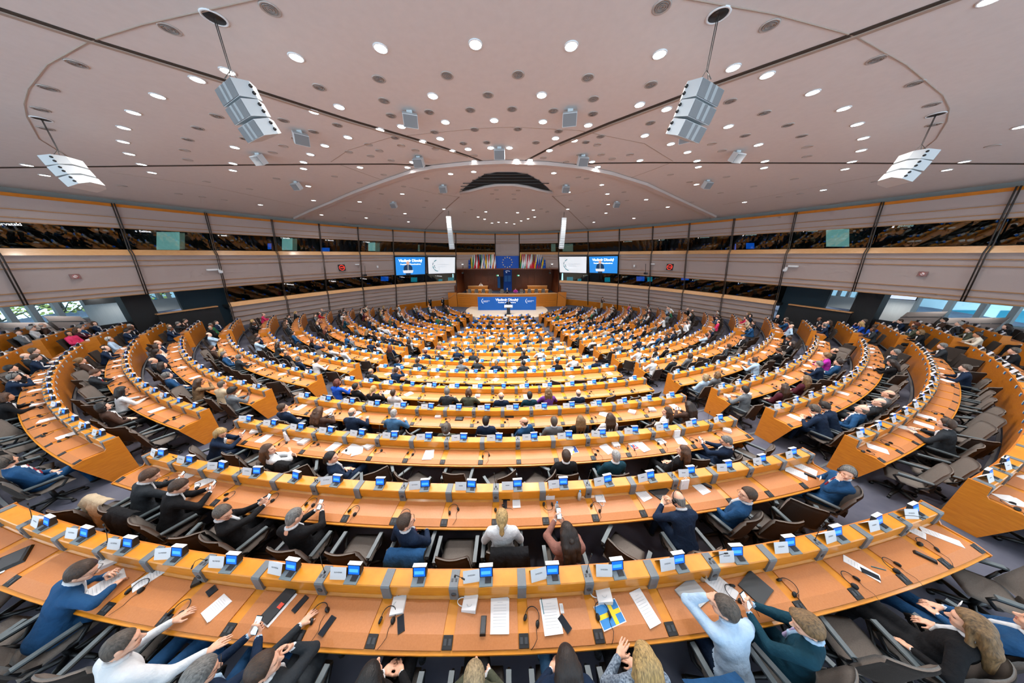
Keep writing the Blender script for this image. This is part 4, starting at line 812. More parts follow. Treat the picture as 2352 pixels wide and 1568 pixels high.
# ------------------------------------------------------------------ chairs, consoles, cards, headsets, microphones
VIS = [s for s in SEATS if s['vis']]
NTHS = {n: i for i, n in enumerate(NTH)}
def chair_parts():
    b = MB()                                              # five-star foot with castors and gas column
    b.tube([(0, 0, .10), (0, 0, .40)], [.035, .03], 8)
    for k in range(5):
        a = k * 2 * math.pi / 5 + .3; c, s_ = math.cos(a), math.sin(a)
        b.tube([(0, 0, .12), (.16 * c, .16 * s_, .10), (.30 * c, .30 * s_, .075)], [.04, .03, .022], 6)
        b.tube([(.30 * c - .02 * s_, .30 * s_ + .02 * c, .032), (.30 * c + .02 * s_, .30 * s_ - .02 * c, .032)], .032, 8)
    b.box((0, 0, .405), (.22, .26, .04))
    seat = MB(); G = []
    for i in range(9):
        u = -1 + i / 4; ring = []
        for j in range(9):
            v = -1 + j / 4; d = max(abs(u), abs(v)); ring.append((.255 * u * (1 - .10 * max(0, v) ** 2), .25 * v + .01, .475 - .035 * d ** 4 - .012 * (1 - u * u) * (v < .6) - .03 * max(0, v - .4) ** 2))
        G.append(ring)
    seat.grid(G); seat.grid([[(x * .96, y * .96, .425) for x, y, z in reversed(r)] for r in G]); n = 81
    edge = [0 * 9 + j for j in range(9)] + [i * 9 + 8 for i in range(1, 9)] + [8 * 9 + j for j in range(7, -1, -1)] + [i * 9 for i in range(7, 0, -1)]
    def bot(k): i, j = divmod(k, 9); return n + i * 9 + (8 - j)
    for a_, b_ in zip(edge, edge[1:] + edge[:1]): seat.f.append((b_, a_, bot(a_), bot(b_))); seat.m.append(0); seat.sm.append(True)
    back = MB(); F_, B_ = [], []
    for j in range(11):
        v = j / 10; f_, r_ = [], []
        for i in range(11):
            u = -1 + i / 5; w = .245 * (1 - .06 * v - .22 * max(0, v - .82) ** 2 * 20 * u * u * .3); x = w * u
            y = -.235 - .08 * v + .075 * u * u * (1 - .3 * v) - .10 * max(0, v - .75) ** 1.5; z = .46 + .52 * v - .05 * max(0, abs(u) - .6) * (v > .8)
            f_.append((x, y, z)); r_.append((x * 1.01, y - .05 + .03 * (v > .95), z - .01 * (v > .95)))
        F_.append(f_); B_.append(r_)
    back.grid([list(reversed(r)) for r in F_], 0); back.grid(B_, 1)
    o = 121
    def fr(j, i): return j * 11 + (10 - i)
    def rr(j, i): return o + j * 11 + i
    for i in range(10): back.f += [(fr(10, i), fr(10, i + 1), rr(10, i + 1), rr(10, i)), (fr(0, i + 1), fr(0, i), rr(0, i), rr(0, i + 1))]; back.m += [0, 1]; back.sm += [True, True]
    for j in range(10): back.f += [(fr(j, 0), fr(j + 1, 0), rr(j + 1, 0), rr(j, 0)), (fr(j + 1, 10), fr(j, 10), rr(j, 10), rr(j + 1, 10))]; back.m += [0, 0]; back.sm += [True, True]
    back.box((0, -.27, .44), (.10, .10, .12), 1)
    arms = []
    for sx in (-1, 1):
        a = MB(); x = .295 * sx
        a.tube([(x, -.20, .56), (x, -.23, .655), (x, -.02, .63), (x, .16, .605), (x, .195, .56), (x, .10, .45), (x * .8, .02, .42)], [.018, .022, .024, .022, .02, .02, .02], 6, 1)
        a.tube([(x, -.20, .56), (x * .8, -.12, .43)], .018, 6, 1)
        a.box((x, -.02, .652), (.055, .38, .022), 0, 0, rad(-5))
        arms.append(a)
    return b, seat, back, arms
cb, cs, ck, ca = chair_parts()
CH_ME = (cb.mesh('chair_foot', M_BLACK), cs.mesh('seat', M_FAB), ck.mesh('backrest', [M_FAB, M_FABD]), ca[0].mesh('armrest', [M_ARM, M_BLACK]), ca[1].mesh('armrest', [M_ARM, M_BLACK]))
allc = MB()
for q_, mo in ((cb, 0), (cs, 1), (ck, 1), (ca[0], 3), (ca[1], 3)): allc.join(q_, None, mo)
allc.m = [0 if m == 0 else m for m in allc.m]
CH1 = allc.mesh('office_chair', [M_BLACK, M_FAB, M_FABD, M_ARM, M_BLACK])
lowc = MB(); lowc.box((0, 0, .44), (.5, .5, .08)); lowc.hexa([(-.23, -.3, .46), (.23, -.3, .46), (.23, -.24, .46), (-.23, -.24, .46), (-.23, -.4, .97), (.23, -.4, .97), (.23, -.34, .97), (-.23, -.34, .97)]); lowc.box((0, 0, .2), (.1, .1, .4))
CHAIR_R = .17
def place_chair(s, rz=0, dr=0, fx=.5):
    s['chair'] = (rz, dr, fx)
chair_group = 'swivel chairs along the desks'
def build_chairs(occupied):
    st_ = MB(); cnt = 0
    for s in VIS:
        rg = random.Random(int(s['a'] * 1e5) + ord(s['row']))
        rz, dr, fx = s.get('chair', (rg.gauss(0, .5), rg.uniform(0, .26), .5 + rg.gauss(0, .05))) if id(s) not in occupied else s.get('chair', (rg.gauss(0, .08), .0, .5))
        a = s['a'] + (fx - .5) * s['da']; p = pol(s['R'] + CHAIR_R + dr, a, s['zf'])
        occ = id(s) in occupied
        if cnt < 300:
            lb = ('occupied' if occ else 'empty') + ' grey-brown swivel chair, ' + seat_words(s)
            if s['dist'] < 13:
                r = obj('swivel_chair', CH_ME[0], None, p, a + rz); tag(r, lb, 'chair', chair_group)
                for nm, me in zip(('seat', 'backrest', 'armrest', 'armrest'), CH_ME[1:]): obj(nm, me, r)
            else:
                tag(obj('swivel_chair', CH1, None, p, a + rz), lb, 'chair', chair_group)
            cnt += 1
        else:
            st_.join(lowc, Matrix.Translation(p) @ Matrix.Rotation(a + rz, 4, 'Z'))
    if st_.v: tag(st_.build('distant_chairs', M_FABD), 'many small grey swivel chairs of the far rows', 'chairs', kind='stuff')
# console with lit screen
base = MB(); base.hexa([(-.08, -.085, 0), (.08, -.085, 0), (.08, .06, 0), (-.08, .06, 0), (-.08, -.085, .012), (.08, -.085, .012), (.08, .06, .03), (-.08, .06, .03)])
case = MB(); case.hexa([(-.082, .0, .02), (.082, .0, .02), (.082, .07, .02), (-.082, .07, .02), (-.082, .045, .135), (.082, .045, .135), (.082, .085, .125), (-.082, .085, .125)])
lid = MB(); lid.hexa([(-.084, .043, .134), (.084, .043, .134), (.084, .088, .124), (-.084, .088, .124), (-.084, .043, .142), (.084, .043, .142), (.084, .088, .132), (-.084, .088, .132)])
def scr(x0, x1, t0, t1, e=.0015): 
    P = lambda x, t: (x, .0 + .045 * t - e, .02 + .115 * t + e * .4); return [P(x0, t0), P(x1, t0), P(x1, t1), P(x0, t1)]
disp = MB(); disp.add(scr(-.070, .070, .1, .92, .003), [(0, 1, 2, 3)]); disp.add(scr(-.060, .055, .3, .62, .0042), [(0, 1, 2, 3)], 1)
slot = MB(); slot.box((.025, -.03, .0215), (.075, .055, .006), 0, 0, rad(7))
for k in range(6): slot.box((-.06 + .022 * k, .008 - .01, .0275), (.010, .008, .004), 1, 0, rad(7))
M_CB = mat('console_teal_grey', '6E7B7E', .45)
C_ME = (base.mesh('console_base', M_CB), case.mesh('screen_case', M_BLACK), lid.mesh('case_top', M_WHITE), disp.mesh('display', [M_SCREEN, M_SCREEN2]), slot.mesh('card_slot', [M_BLACK, M_DGREY]))
c1 = MB(); c1.join(base); c1.join(case, None, 1); c1.join(lid, None, 2); c1.join(disp, None, 3); c1.join(slot, None, 1); c1.m = [1 if (m == 2 and i >= len(c1.m) - 36) else m for i, m in enumerate(c1.m)]
CON1 = c1.mesh('seat_console', [M_CB, M_BLACK, M_WHITE, M_SCREEN, M_SCREEN2])
lowcon = MB(); lowcon.box((0, -.01, .02), (.16, .15, .03), 0); lowcon.join(case, None, 1); lowcon.add(scr(-.078, .078, .04, .98, .003), [(0, 1, 2, 3)], 2)
cd = MB(); h_, d_ = .130, .062
cd.add([(-.1, -d_, 0), (.1, -d_, 0), (.1, 0, h_), (-.1, 0, h_), (.1, d_, 0), (-.1, d_, 0), (-.1, -d_ + .003, 0), (.1, -d_ + .003, 0), (.1, 0, h_ - .004), (-.1, 0, h_ - .004)], [(0, 1, 2, 3), (3, 2, 4, 5), (7, 6, 9, 8), (8, 9, 5, 4)])
CARD_ME = cd.mesh('name_card', M_CARD)
cdp = MB(); n_ = Vector((0, -h_, d_)).normalized() * .001
for w0, t in ((.035, .55),): cdp.add([Vector((x, -d_ + d_ * tt, h_ * tt)) + Vector((0, -.001, .0006)) for x, tt in ((-w0, t - .04), (w0, t - .04), (w0, t + .04), (-w0, t + .04))], [(0, 1, 2, 3)])
CARDP_ME = cdp.mesh('printed_line', M_INK)
mic = MB(); mic.lathe([(.012, 0), (.012, .012), (.004, .02)], n=8)
mic.tube([(0, 0, .01), (.0, -.03, .09), (.03, -.08, .14), (.07, -.12, .15)], .0035, 5); mic.tube([(.07, -.12, .15), (.10, -.15, .148)], .009, 6)
MIC_ME = mic.mesh('gooseneck_microphone', M_BLACK); mic2 = MB(); mic2.lathe([(.012, 0), (.012, .012), (.004, .02)], n=8); mic2.tube([(0, 0, .01), (.0, .03, .12), (.01, .05, .25)], .0035, 5); mic2.tube([(.01, .05, .25), (.012, .055, .29)], .009, 6); MIC2_ME = mic2.mesh('gooseneck_microphone', M_BLACK)
tile = MB(); tile.box((0, 0, .002), (.03, .03, .004)); TILE_ME = tile.mesh('button_plate', M_GREY)
# headset lying on the desk
hb = MB(); hb.tube([(.078 * math.cos(t), .075 * math.sin(t), .014 + .012 * math.sin(t)) for t in np.linspace(-.5, 3.64, 16)], .0045, 5)
ep = MB(); ep.lathe([(.0, -.008), (.026, -.008), (.032, .0), (.032, .010), (.024, .017), (.0, .019)], n=12)
cabl = MB(); cabl.tube([(.07, -.05, .006), (.05, -.10, .004), (.06, -.17, .003), (.03, -.22, -.004), (.0, -.25, -.014)], .0028, 4)
HS_ME = (hb.mesh('headset', M_BLACK), ep.mesh('ear_pad', M_BLACK), cabl.mesh('cable', M_BLACK))
hs1 = MB(); hs1.join(hb)
for q_ in (-1, 1): hs1.join(ep, Matrix.Translation((.070 * q_, -.042, .012)) @ Matrix.Rotation(rad(65 * q_), 4, 'Y'))
hs1.join(cabl); HS1 = hs1.mesh('headset', M_BLACK)
ncon = ncard = nhs = 0; far_con, far_card = MB(), MB(); far_hs = MB()
LT_FRONT = {}
for s in VIS:
    rg = random.Random(int(s['a'] * 1e5) + 7 * ord(s['row'])); rw = seat_words(s)
    p, a = on_desk(s, .47, -.437, .222)
    rz = rg.gauss(0, .05)
    if ncon < 300:
        if s['dist'] < 16:
            r = obj('seat_console', C_ME[0], None, p, a + rz); tag(r, 'grey seat console with lit blue screen, ' + rw, 'console', 'seat consoles on the desks')
            c_ = obj('screen_case', C_ME[1], r); obj('case_top', C_ME[2], c_); obj('display', C_ME[3], c_); obj('card_slot', C_ME[4], r)
        else: tag(obj('seat_console', CON1, None, p, a + rz), 'grey seat console with lit blue screen, ' + rw, 'console', 'seat consoles on the desks')
        ncon += 1
    else: far_con.join(lowcon, Matrix.Translation(p) @ Matrix.Rotation(a + rz, 4, 'Z'))
    if rg.random() < .9:
        p, a = on_desk(s, .25, -.455, .223); rz = rg.gauss(0, .10)
        if ncard < 300:
            r = obj('name_card', CARD_ME, None, p, a + rz); tag(r, 'folded white name card, ' + rw, 'name card', 'name cards on the desks'); ncard += 1
            word = None
            if s['row'] == 'A' and s['blk'] == 'middle': word = 'SLOVENIA' if s['px'][0] < 840 else 'SWEDEN'
            if s['row'] == 'B' and s['blk'] == 'middle' and s['px'][0] < 1000: word = 'SLOVENIA'
            if word: text(word, .022, M_INK, r, frame((0, -d_ * .42 - .0015, h_ * .58), (1, 0, 0), (0, -h_, d_)), bold=.0004, ext=0)
            elif s['dist'] < 16: obj('printed_line', CARDP_ME, r)
        else: far_card.join(cd, Matrix.Translation(p) @ Matrix.Rotation(a + rz, 4, 'Z'))
    if s['dist'] < 12:
        p, a = on_desk(s, .25, -.375, .222); 
    if s['mic'] and s['dist'] < 15:
        p, a = on_desk(s, 0, -.45, .234); tag(obj('gooseneck_microphone', MIC_ME if rg.random() < .55 else MIC2_ME, None, p, a + rg.uniform(-1.2, .8)), 'black gooseneck microphone on a grey block, ' + rw, 'microphone', 'desk microphones')
    s['hs'] = rg.random() < .72
if far_con.v: tag(far_con.build('distant_consoles', [M_CB, M_BLACK, M_SCREEN]), 'many small blue-lit consoles of the far rows', 'consoles', kind='stuff')
if far_card.v: tag(far_card.build('distant_name_cards', M_CARD), 'many small white name cards of the far rows', 'cards', kind='stuff')
def build_headsets(occupied, worn):
    global nhs
    for s in VIS:
        if not s['hs'] or id(s) in worn: continue
        rg = random.Random(int(s['a'] * 1e5) + 3 * ord(s['row'])); p, a = on_desk(s, .06 + rg.uniform(0, .12), -.12 + rg.uniform(-.1, .03), .014)
        rz = rg.choice((0, .3, -.4, .9, -1.0, 3.0)) + rg.gauss(0, .3)
        lb = 'black headset on the desk, ' + seat_words(s)
        if nhs < 260:
            if s['dist'] < 11:
                r = obj('headset', HS_ME[0], None, p, a + rz); tag(r, lb, 'headset', 'headsets on the desks')
                for q_ in (-1, 1):
                    e = obj('ear_pad', HS_ME[1], r, (.070 * q_, -.042, .012)); e.rotation_euler = (0, rad(65 * q_), 0)
                obj('cable', HS_ME[2], r).rotation_euler = (0, 0, -rz * .6)
            else: tag(obj('headset', HS1, None, p, a + rz), lb, 'headset', 'headsets on the desks')
            nhs += 1
        elif s['dist'] < 24: far_hs.join(hs1, Matrix.Translation(p) @ Matrix.Rotation(a + rz, 4, 'Z'))
    if far_hs.v: tag(far_hs.build('distant_headsets', M_BLACK), 'many small black headsets of the far rows', 'headsets', kind='stuff')
# ------------------------------------------------------------------ people: smooth bodies grown from a distance field
def V3(*a): return np.array(a, float)
class Field:
    def __init__(s, lo, hi, h, k=.03):
        s.lo, s.h, s.k = np.array(lo, float), h, k; s.n = np.ceil((np.array(hi) - s.lo) / h).astype(int) + 1
        s.D = np.full(s.n, .3, np.float32); s.B = np.full(s.n, 9., np.float32); s.L = np.zeros(s.n, np.int8)
    def sub(s, lo, hi):
        a = np.clip(np.floor((lo - s.lo) / s.h).astype(int), 0, s.n - 1); b = np.clip(np.ceil((hi - s.lo) / s.h).astype(int) + 1, 1, s.n)
        sl = tuple(slice(a[i], max(b[i], a[i] + 1)) for i in range(3))
        g = [(np.arange(a[i], max(b[i], a[i] + 1)) * s.h + s.lo[i]).astype(np.float32) for i in range(3)]
        return sl, g[0][:, None, None], g[1][None, :, None], g[2][None, None, :]
    def put(s, sl, d, m, k):
        k = s.k if k is None else k; D = s.D[sl]; h = np.maximum(k - np.abs(D - d), 0) / k
        s.D[sl] = np.minimum(D, d) - h * h * k * .25
        w = d < s.B[sl]; s.B[sl] = np.where(w, d, s.B[sl]); s.L[sl] = np.where(w, m, s.L[sl])
    def cone(s, a, b, ra, rb, m=0, k=None, sq=None):
        a, b = np.array(a, float), np.array(b, float); kk = s.k if k is None else k; R = max(ra, rb) + kk + 2 * s.h
        sl, X, Y, Z = s.sub(np.minimum(a, b) - R, np.maximum(a, b) + R); v = b - a; L2 = v @ v + 1e-12
        px_, py_, pz_ = X - a[0], Y - a[1], Z - a[2]; t = np.clip((px_ * v[0] + py_ * v[1] + pz_ * v[2]) / L2, 0, 1)
        d = np.sqrt((px_ - t * v[0]) ** 2 + (py_ - t * v[1]) ** 2 + (pz_ - t * v[2]) ** 2) - (ra + (rb - ra) * t); s.put(sl, d.astype(np.float32), m, k)
    def ell(s, c, r, m=0, k=None, R=None):
        c, r = np.array(c, float), np.array(r, float); kk = s.k if k is None else k; b = np.full(3, r.max()) + kk + 2 * s.h
        sl, X, Y, Z = s.sub(c - b, c + b); x, y, z = X - c[0], Y - c[1], Z - c[2]
        if R is not None:
            x, y, z = (R[0, 0] * x + R[1, 0] * y + R[2, 0] * z, R[0, 1] * x + R[1, 1] * y + R[2, 1] * z, R[0, 2] * x + R[1, 2] * y + R[2, 2] * z)
        k0 = np.sqrt((x / r[0]) ** 2 + (y / r[1]) ** 2 + (z / r[2]) ** 2); k1 = np.sqrt((x / r[0] ** 2) ** 2 + (y / r[1] ** 2) ** 2 + (z / r[2] ** 2) ** 2) + 1e-9
        s.put(sl, (k0 * (k0 - 1) / k1).astype(np.float32), m, k)
    def nets(s):
        """naive surface nets: (verts, quads, label per quad)"""
        D = s.D; I = D < 0; n = s.n
        c = np.zeros(n - 1, np.int8); offs = [(i, j, k) for i in (0, 1) for j in (0, 1) for k in (0, 1)]
        view = lambda A, o: A[o[0]:n[0] - 1 + o[0], o[1]:n[1] - 1 + o[1], o[2]:n[2] - 1 + o[2]]
        for o in offs: c += view(I, o)
        act = (c > 0) & (c < 8); idx = np.argwhere(act); vid = np.full(n - 1, -1, np.int32); vid[act] = np.arange(len(idx))
        acc = np.zeros((len(idx), 3)); cnt = np.zeros(len(idx)); cd_ = {o: D[idx[:, 0] + o[0], idx[:, 1] + o[1], idx[:, 2] + o[2]] for o in offs}
        for o in offs:
            for ax in range(3):
                if o[ax]: continue
                o2 = tuple(o[i] + (i == ax) for i in range(3)); a, b = cd_[o], cd_[o2]; w = (a < 0) != (b < 0); t = np.where(w, a / np.where(w, a - b, 1), 0)
                P = np.array(o, float) + np.eye(3)[ax] * t[:, None]; acc += P * w[:, None]; cnt += w
        V = (idx + acc / cnt[:, None]) * s.h + s.lo; Q, Lb = [], []
        for ax in range(3):
            u, v = (ax + 1) % 3, (ax + 2) % 3; A = np.moveaxis(I, (ax, u, v), (0, 1, 2)); Vd = np.moveaxis(vid, (ax, u, v), (0, 1, 2)); LL = np.moveaxis(s.L, (ax, u, v), (0, 1, 2))
            e = A[:-1, 1:-1, 1:-1] != A[1:, 1:-1, 1:-1]; w = np.argwhere(e)
            if not len(w): continue
            i, j, k = w[:, 0], w[:, 1] + 1, w[:, 2] + 1
            q = np.stack([Vd[i, j - 1, k - 1], Vd[i, j, k - 1], Vd[i, j, k], Vd[i, j - 1, k]], 1); fl_ = ~A[i, j, k]
            q[fl_] = q[fl_][:, ::-1]; Q.append(q); Lb.append(np.where(A[i, j, k], LL[i, j, k], LL[np.minimum(i + 1, LL.shape[0] - 1), j, k]))
        Q = np.concatenate(Q); Lb = np.concatenate(Lb); ok = (Q >= 0).all(1)
        return V, Q[ok], Lb[ok]
def rotm(yaw=0, pitch=0, roll=0):
    return np.array(Matrix.Rotation(yaw, 3, 'Z') @ Matrix.Rotation(pitch, 3, 'X') @ Matrix.Rotation(roll, 3, 'Y'))
# slots: 0 jacket 1 shirt 2 trousers 3 skin 4 shoe 5 tie 6 eye 7 lip
CACHE = {}
def head_mesh(h):
    if ('head', h) in CACHE: return CACHE['head', h]
    f = Field((-.12, -.16, -.22), (.12, .17, .16), h, .02)
    f.ell((0, -.012, .032), (.074, .094, .094), 3); f.ell((0, .03, -.035), (.056, .062, .078), 3, .03); f.ell((0, .066, -.095), (.026, .022, .02), 3, .03)
    f.ell((0, .072, .03), (.05, .022, .02), 3, .02)
    f.cone((0, .088, .012), (0, .116, -.026), .010, .014, 3, .012); f.ell((0, .105, -.032), (.019, .013, .009), 3, .01)
    for sx in (-1, 1):
        f.ell((sx * .079, -.008, -.004), (.012, .024, .034), 3, .006); f.ell((sx * .035, .062, -.03), (.024, .022, .022), 3, .02)
        f.ell((sx * .032, .079, .012), (.013, .011, .008), 6, .002)
    f.ell((0, .090, -.062), (.024, .010, .007), 7, .004)
    f.cone((0, -.03, -.06), (0, -.045, -.2), .054, .058, 3, .03)
    CACHE['head', h] = f.nets(); return CACHE['head', h]
def hand_mesh(pose, h):
    if ('hand', pose, h) in CACHE: return CACHE['hand', pose, h]
    cu = dict(flat=8, relaxed=28, grip=62, fist=88)[pose]; f = Field((-.10, -.05, -.12), (.10, .22, .06), h, .012)
    f.cone((0, -.04, 0), (0, .0, 0), .027, .026, 3, .02); f.ell((0, .045, 0), (.040, .05, .015), 3, .02)
    for i, (x, l) in enumerate(((-.031, .065), (-.011, .078), (.011, .084), (.031, .074))):
        p = V3(x * 1.05, .082, 0); a = rad(cu * .5); sp = x * 2.2
        for j, s_ in enumerate((.46, .31, .23)):
            q = p + l * s_ * 1.05 * V3(math.sin(sp) if j == 0 else sp * .6, math.cos(a), -math.sin(a)); f.cone(p, q, .0095 - .0012 * j, .0088 - .0012 * j, 3, .006); p = q; a += rad(cu * .62)
    p = V3(.034, .03, -.004); q = V3(.062, .065, -.02 - .02 * (cu > 40)); f.cone(p, q, .015, .011, 3, .015); r = V3(.066 - .03 * (cu > 40), .098, -.03 - .03 * (cu > 40)); f.cone(q, r, .0105, .0085, 3, .008)
    CACHE['hand', pose, h] = f.nets(); return CACHE['hand', pose, h]
def hair_mesh(kind, h):
    if ('hair', kind, h) in CACHE: return CACHE['hair', kind, h]
    f = Field((-.19, -.24, -.42), (.19, .16, .20), h, .02)
    th = dict(short=.017, buzz=.006, bald=.006, sweep=.022, curly=.032).get(kind, .016)
    f.ell((0, -.014, .036), (.076 + th, .096 + th, .095 + th * 1.1), 0)
    if kind in ('short', 'buzz', 'sweep', 'curly', 'pony', 'bun', 'bald'): f.ell((0, -.052, -.025), (.060 + th * .7, .050 + th * .7, .085), 0, .03)
    if kind == 'sweep': f.ell((.01, .055, .115), (.06, .05, .028), 0, .03)
    if kind == 'curly':
        for k in range(26):
            a, b = k * 2.4, (k % 7) / 7 * 1.9 - .5; f.ell((.098 * math.cos(a) * math.cos(b), -.02 + .11 * math.sin(a) * math.cos(b), .045 + .10 * math.sin(b)), (.034, .034, .034), 0, .01)
    if kind in ('long', 'wavy', 'curlylong'):
        L = .34 if kind != 'wavy' else .30
        for x in (-.062, 0, .062):
            f.cone((x, -.06, .02), (x * 1.25, -.105, -.12), .062, .055, 0, .03); f.cone((x * 1.25, -.105, -.12), (x * 1.35, -.115, -L), .055, .030 if kind == 'long' else .045, 0, .03)
        for sx in (-1, 1): f.cone((sx * .080, .012, .03), (sx * .092, -.01, -.15), .022, .022, 0, .02); f.cone((sx * .092, -.01, -.15), (sx * .10, .02, -.27), .024, .014, 0, .02)
        if kind in ('wavy', 'curlylong'):
            for k in range(22): f.ell((.10 * math.sin(k * 2.1), -.11 - .03 * math.cos(k * 1.3), -.02 - .013 * k), (.034, .03, .03), 0, .015)
    if kind == 'bob':
        for sx in (-1, 1): f.cone((sx * .075, -.02, .03), (sx * .085, -.02, -.09), .034, .032, 0, .03)
        f.cone((-.05, -.085, 0), (-.05, -.085, -.09), .045, .04, 0, .03); f.cone((.05, -.085, 0), (.05, -.085, -.09), .045, .04, 0, .03)
    if kind == 'pony': f.ell((0, -.125, .02), (.024, .024, .024), 0, .02); f.cone((0, -.135, .01), (0, -.15, -.10), .032, .034, 0, .015); f.cone((0, -.15, -.10), (0, -.13, -.20), .034, .012, 0, .015)
    if kind == 'bun': f.ell((0, -.125, .065), (.042, .038, .04), 0, .012)
    # cut away the face and the nape
    X = (np.arange(f.n[0]) * h + f.lo[0])[:, None, None]; Y = (np.arange(f.n[1]) * h + f.lo[1])[None, :, None]; Z = (np.arange(f.n[2]) * h + f.lo[2])[None, None, :]
    if kind in ('short', 'buzz', 'sweep', 'curly', 'pony', 'bun'):
        line = -.105 + (Y + .10) * .82 + .035 * np.clip((Y - .02) / .05, 0, 1); cut = np.minimum((line - Z) * .8, np.where(Z < 0, 1, 1)); cut = np.where((Y < -.09) & (Z < .1) & (kind in ('pony', 'bun')), -.05, cut)
    elif kind == 'bald': cut = np.maximum((-.10 + (Y + .10) * .95) - Z, np.maximum((Z - .045) * .9, (Y - .02) * .8))
    else: cut = np.minimum(np.minimum((Y - .035 - .25 * np.clip(-Z, 0, .1)) * .8, (.075 - Z + (Y - .08) * .6) * .8), .105 - np.abs(X) + .0 * Z)
    f.D = np.maximum(f.D, (cut + 0 * X).astype(np.float32))
    CACHE['hair', kind, h] = f.nets(); return CACHE['hair', kind, h]
def ik(S, T, l1, l2, hint):
    d = T - S; L = np.linalg.norm(d); L = min(L, (l1 + l2) * .995); d = d / np.linalg.norm(d); T = S + d * L; a = (l1 * l1 - l2 * l2 + L * L) / (2 * L); hgt = math.sqrt(max(0, l1 * l1 - a * a)); hh = hint - d * (hint @ d); hh = hh / (np.linalg.norm(hh) + 1e-9)
    return S + d * a + hh * hgt, T
def make_body(P, hb, hd, seated=True):
    """P: pose dict -> (verts, faces, slots, frames). +Y is the way the person faces; origin on the floor under the seat"""
    f = Field((-.75, -.62, -.03), (.75, 1.0, 1.55 if seated else 1.62), hb, .04)
    lean, tw = rad(P.get('lean', 0)), rad(P.get('twist', 0)); g = P.get('girth', 1.07); top = P.get('top', 0); legm = P.get('legs_m', 2)
    z0 = .57 if seated else .95; y0 = P.get('y0', -.06); B = V3(0, y0, z0); up = V3(0, math.sin(lean), math.cos(lean)); Rt = rotm(tw, -lean); ax = lambda v: Rt @ v
    at = lambda x, y, z: B + ax(V3(x, y, z))
    f.ell(B + V3(0, 0, -.01), (.175 * g, .135 * g, .12), top if seated else legm, R=None)
    f.ell(at(0, .01, .13), (.155 * g, .115 * g, .15), top, .06, Rt); f.ell(at(0, .0, .32), (.170 * g, .112 * g, .17), top, .06, Rt)
    f.cone(at(-.15, -.012, .428), at(.15, -.012, .428), .072, .072, top, .06); f.cone(at(0, -.012, .44), at(0, -.008, .515), .08, .062, top, .04)
    f.cone(at(0, .0, .47), at(0, .005, .545), .057, .052, (1 if top == 0 else 3) if hb > .02 else 3, .015)
    f.cone(at(0, .0, .52), at(0, .01, .60), .050, .048, 3, .02)
    if top == 0 and hb > .02:
        f.cone(at(0, .10, .43), at(0, .118 * g, .18), .040, .018, 1, .008)
        if P.get('tie'): f.cone(at(0, .125, .44), at(0, .138 * g, .17), .015, .020, 5, .004)
    LIMB = {}
    for sx, side in ((-1, 'L'), (1, 'R')):
        S = at(sx * .180, -.005, .425); T = np.array(P[side], float); hint = np.array(P.get('hint' + side, (sx * .8, -.25, -.7)), float)
        E_, Wr = ik(S, T, .285, .25, hint); f.cone(S, E_, .066, .053, top, .03); f.cone(E_, E_ + (Wr - E_) * .86, .052, .038, top, .02)
        f.cone(E_ + (Wr - E_) * .86, E_ + (Wr - E_) * .95, .033, .031, 1 if top == 0 else top, .006); f.cone(E_ + (Wr - E_) * .9, Wr, .025, .024, 3, .01); LIMB[side] = (E_, Wr)
        if seated:
            lg = P.get('legs', 'flat'); H_ = B + V3(sx * .09, .02, -.03); K_ = V3(sx * .13, y0 + .46, .53); A_ = V3(sx * .13, y0 + .50, .10)
            if lg == 'stretch': K_ = V3(sx * .12, y0 + .46, .47); A_ = V3(sx * .13, y0 + .80, .09)
            if lg == 'cross' and sx == P.get('over', 1): K_ = V3(-sx * .02, y0 + .46, .64); A_ = V3(-sx * .20, y0 + .60, .30)
            if lg == 'wide': K_ = V3(sx * .24, y0 + .42, .53); A_ = V3(sx * .22, y0 + .45, .10)
        else: H_ = B + V3(sx * .09, 0, -.02); K_ = V3(sx * .10, y0 + .02, .50); A_ = V3(sx * .11, y0 - .01, .09)
        f.cone(H_, K_, .092, .066, legm, .05); f.cone(K_, A_, .064, .045, legm, .03); t_ = A_ - K_; f.cone(A_ + V3(0, -.02, -.035), A_ + V3(0, .15, -.055), .042, .036, 4, .02)
    V, Q, Lb = f.nets(); V = [V]; F_ = [Q]; M_ = [Lb]; n = len(V[0]); fr = {}
    nb = at(0, .008, .55); Rh = rotm(tw + rad(P.get('hyaw', 0)), rad(P.get('hpitch', 0)) - lean * .45, rad(P.get('hroll', 0))); hc = nb + Rh @ V3(0, .03, .105); fr['head'] = (Rh, hc)
    hv, hq, hl = head_mesh(hd); V.append(hv @ Rh.T + hc); F_.append(hq + n); M_.append(hl); n += len(hv)
    for side, sx in (('L', -1), ('R', 1)):
        E_, Wr = LIMB[side]; yv = (Wr - E_); yv /= np.linalg.norm(yv); pn = np.array(P.get('palm' + side, (0, 0, -1)), float); zv = -(pn - yv * (pn @ yv)); zv /= np.linalg.norm(zv); xv = np.cross(yv, zv); R_ = np.stack([xv, yv, zv], 1)
        hv, hq, hl = hand_mesh(P.get('hand' + side, 'relaxed'), max(hd * .62, .0045)); hv = hv.copy()
        if sx > 0: hv[:, 0] *= -1; hq = hq[:, ::-1]
        V.append(hv @ R_.T + Wr); F_.append(hq + n); M_.append(hl); n += len(hv); fr[side] = (R_, Wr + yv * .09 + zv * -.02)
    return np.concatenate(V), np.concatenate(F_), np.concatenate(M_), fr
